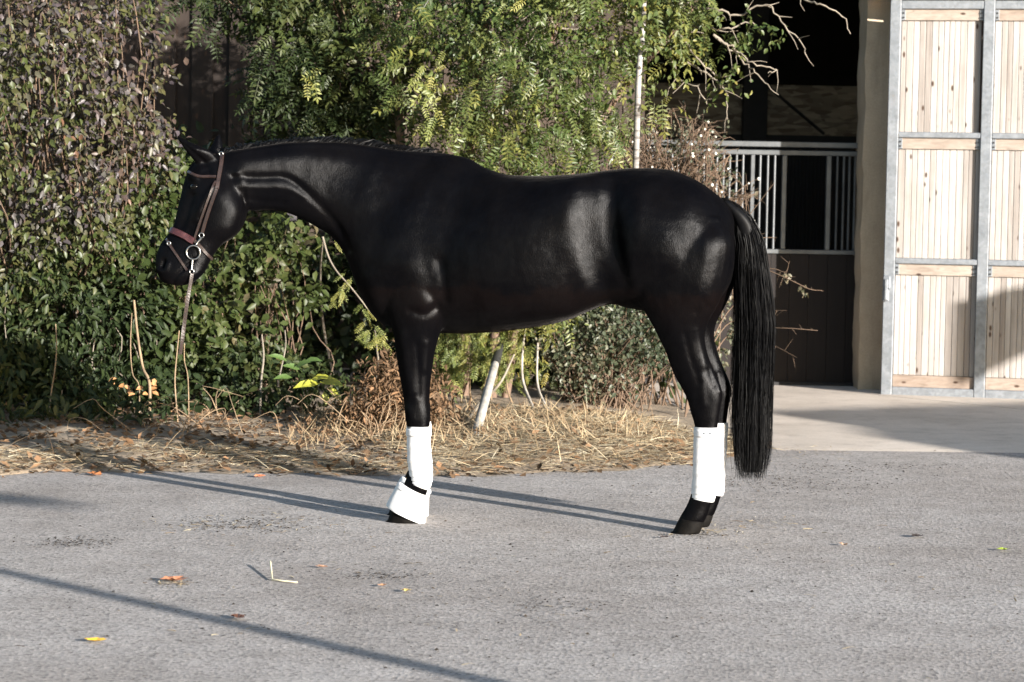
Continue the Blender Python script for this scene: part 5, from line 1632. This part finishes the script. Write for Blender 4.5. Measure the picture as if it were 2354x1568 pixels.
yard_scatter('straw_bits', [(1620, 1222, 40, 5, 70), (560, 1205, 120, 14, 120), (1177, 1330, 700, 120, 170), (400, 1340, 22, 4, 60), (1750, 1210, 60, 14, 50), (1850, 1040, 60, 10, 60)], M['straw'], (.02, .07), (.003, .006), (BLADE_V, BLADE_T), 'scattered straw bits on the asphalt round the horse', 'straw')

# fallen leaves on the yard, one by one
fl = [(218, 1478, .075, (.62, .36, .03), 'bright yellow fallen leaf on the asphalt near the lower left corner'),
      (547, 1424, .075, (.14, .055, .025), 'dark brown fallen leaf beside the long pole shadow'),
      (400, 1338, .11, (.30, .13, .07), 'flat reddish brown leaf in front of the lead leg, left'),
      (2307, 1267, .06, (.28, .36, .05), 'lime green fallen leaf at the right edge of the yard'),
      (2110, 1236, .085, (.035, .025, .02), 'dark curled leaf on the asphalt right of the hind hooves'),
      (215, 1093, .12, (.55, .20, .07), 'large orange leaf lying at the straw edge, left'),
      (598, 1098, .08, (.50, .17, .08), 'red-orange leaf at the straw edge in the leg shadow'),
      (893, 1083, .06, (.60, .32, .20), 'pale pink leaf at the straw edge by the front wrap'),
      (1528, 1238, .05, (.05, .035, .03), 'small dark leaf just before the hind hoof'),
      (740, 1307, .05, (.42, .23, .14), 'small tan leaf in the middle of the yard, left of centre'),
      (880, 1350, .045, (.40, .20, .10), 'small orange leaf below the front hoof'),
      (935, 1362, .05, (.55, .38, .12), 'small ochre leaf below the front hoof'),
      (1940, 1255, .05, (.50, .30, .18), 'small beige leaf right of the hind hooves')]
for (a, b_, s_, c_, lb) in fl:
    s_ *= .75
    p = gnd(a, b_)
    me = bpy.data.meshes.new('fallen_leaf')
    bm = bmesh.new()
    k = 14; c0 = bm.verts.new((0, 0, .004)); ring = []
    for i in range(k):
        th = 2 * math.pi * i / k
        r_ = s_ * .5 * (1 + .28 * math.cos(5 * th) + .1 * rng.normal()) * (1.25 if abs(math.cos(th)) > .7 else .85)
        ring.append(bm.verts.new((r_ * math.cos(th), r_ * math.sin(th), .005 + .13 * s_ * (rng.uniform() + .6 * abs(math.sin(th))))))
    for i in range(k): bm.faces.new((c0, ring[i], ring[(i + 1) % k]))
    me = me_from_bm(bm, 'fallen_leaf')
    o = obj('fallen_leaf', me, leafcol('fallen_leaf_colour', c_), None, Matrix.Translation((p.x, p.y, 0.002)) @ Matrix.Rotation(rng.uniform(0, 6), 4, 'Z'))
    meta(o, lb, 'leaf', 'fallen leaves on the yard')
p = gnd(632, 1335)
tb = Tubes(); tb.add([gnd(621, 1308) + Vector((0, 0, .03)), gnd(626, 1336) + Vector((0, 0, .006)), gnd(650, 1340) + Vector((0, 0, .008)), gnd(684, 1342) + Vector((0, 0, .006))], [.004, .003], 5)
o = obj('bent_straw', tb.mesh('bent_straw'), simple('pale_straw', (.62, .55, .38), .7, var=.2)); meta(o, 'pale bent straw stalk lying on the asphalt', 'straw')

# ------------------------------------------------------------------ unseen things added outside the frame to throw the long shadows
# yard lamp: unseen, read from its shadow; arm and head added for the blob
def back(px, py, h):
    g = gnd(px, py); return g + SUN_AZ * (h / math.tan(SUN_EL)) + Vector((0, 0, h))
ga, gb_ = gnd(0, 1330), gnd(1130, 1568)
dirp = SUN_AZ
base = gb_ + dirp * 7.2
caster = thing('pole_caster', 'slim grey lamp post unseen behind the camera, its arm added to throw a shadow', 'lamp post', Vector((base.x, base.y, 0)))
tb = Tubes(); tb.add([(base.x, base.y, 0), (base.x, base.y, 4.6)], [.060, .040], 12); obj('pole', tb.mesh('pole'), M['galv'], caster)
h2 = 3.1
e2 = back(140, 1158, h2); s2 = Vector((base.x, base.y, h2))
tb = Tubes(); tb.add([s2, e2], [.016, .016], 10); obj('arm', tb.mesh('arm'), M['galv'], caster)
hd = (e2 - s2); hd.z = 0; hd.normalize(); hp = Vector((-hd.y, hd.x, 0))
bm = bmesh.new(); box_bm(bm, (-.75, -.15, -.02), (0.0, .15, .02), 0.01)
obj('blob_caster', me_from_bm(bm, 'blob_caster'), M['galv'], caster, Matrix(((hd.x, hp.x, 0, e2.x), (hd.y, hp.y, 0, e2.y), (0, 0, 1, e2.z), (0, 0, 0, 1))))
# unseen slab on posts added right of the yard, shaped to draw the apron wedge
hs = 2.6
poly = [(1840, 957), (2086, 993), (2134, 1018), (2354, 1053), (2700, 1095), (2700, 930), (2354, 941)]
pp = [back(a, b_, hs) for a, b_ in poly]
ctr = sum(pp, Vector()) / len(pp)
wedge_root = thing('wedge_caster', 'flat slab on posts, added unseen at the right to throw the apron wedge', 'shelter', Vector((ctr.x, ctr.y, 0)))
obj('roof', prism_me('roof', [(p.x, p.y) for p in pp], hs, hs + .10), M['barnwall'], wedge_root)
for f in (pp[4], pp[5]):
    c = f + (ctr - f) * .12
    obj('post', box_me('post', (c.x - .06, c.y - .06, 0), (c.x + .06, c.y + .06, hs - .001)), M['barnwall'], wedge_root)
# unseen slab added and shaped to throw the shadow across the right of the door
bd = 9.0
def door_back(px, py):
    x_, z_ = on_door(px, py)
    P = Vector((c_l.x, DYL, 0)) + ux * x_; P.z = z_
    return P + to_sun * bd
cast_outline = [door_back(*a) for a in ((2184, 695), (2225, 690), (2290, 672), (2300, 665), (2480, 650), (2480, 745), (2354, 790), (2215, 858), (2178, 868))]
slab_root = thing('door_caster', 'dark slab added unseen at the right to throw the door shadow', 'trailer', Vector((cast_outline[4].x, cast_outline[4].y, 0)))
bm = bmesh.new()
nrm_ = to_sun.copy(); nrm_.z = 0; nrm_.normalize()
fa = [bm.verts.new(v) for v in cast_outline]; fb = [bm.verts.new(v + nrm_ * .4) for v in cast_outline]
bm.faces.new(fa); bm.faces.new(fb)
for i in range(len(cast_outline)): bm.faces.new((fa[i], fa[(i + 1) % len(cast_outline)], fb[(i + 1) % len(cast_outline)], fb[i]))
obj('body', me_from_bm(bm, 'body'), M['barnwall'], slab_root)
for q in (cast_outline[4],):
    c = q + nrm_ * .2
    obj('stand', box_me('stand', (c.x + .4, c.y - .05, 0), (c.x + .5, c.y + .05, c.z - .1)), M['barnwall'], slab_root)
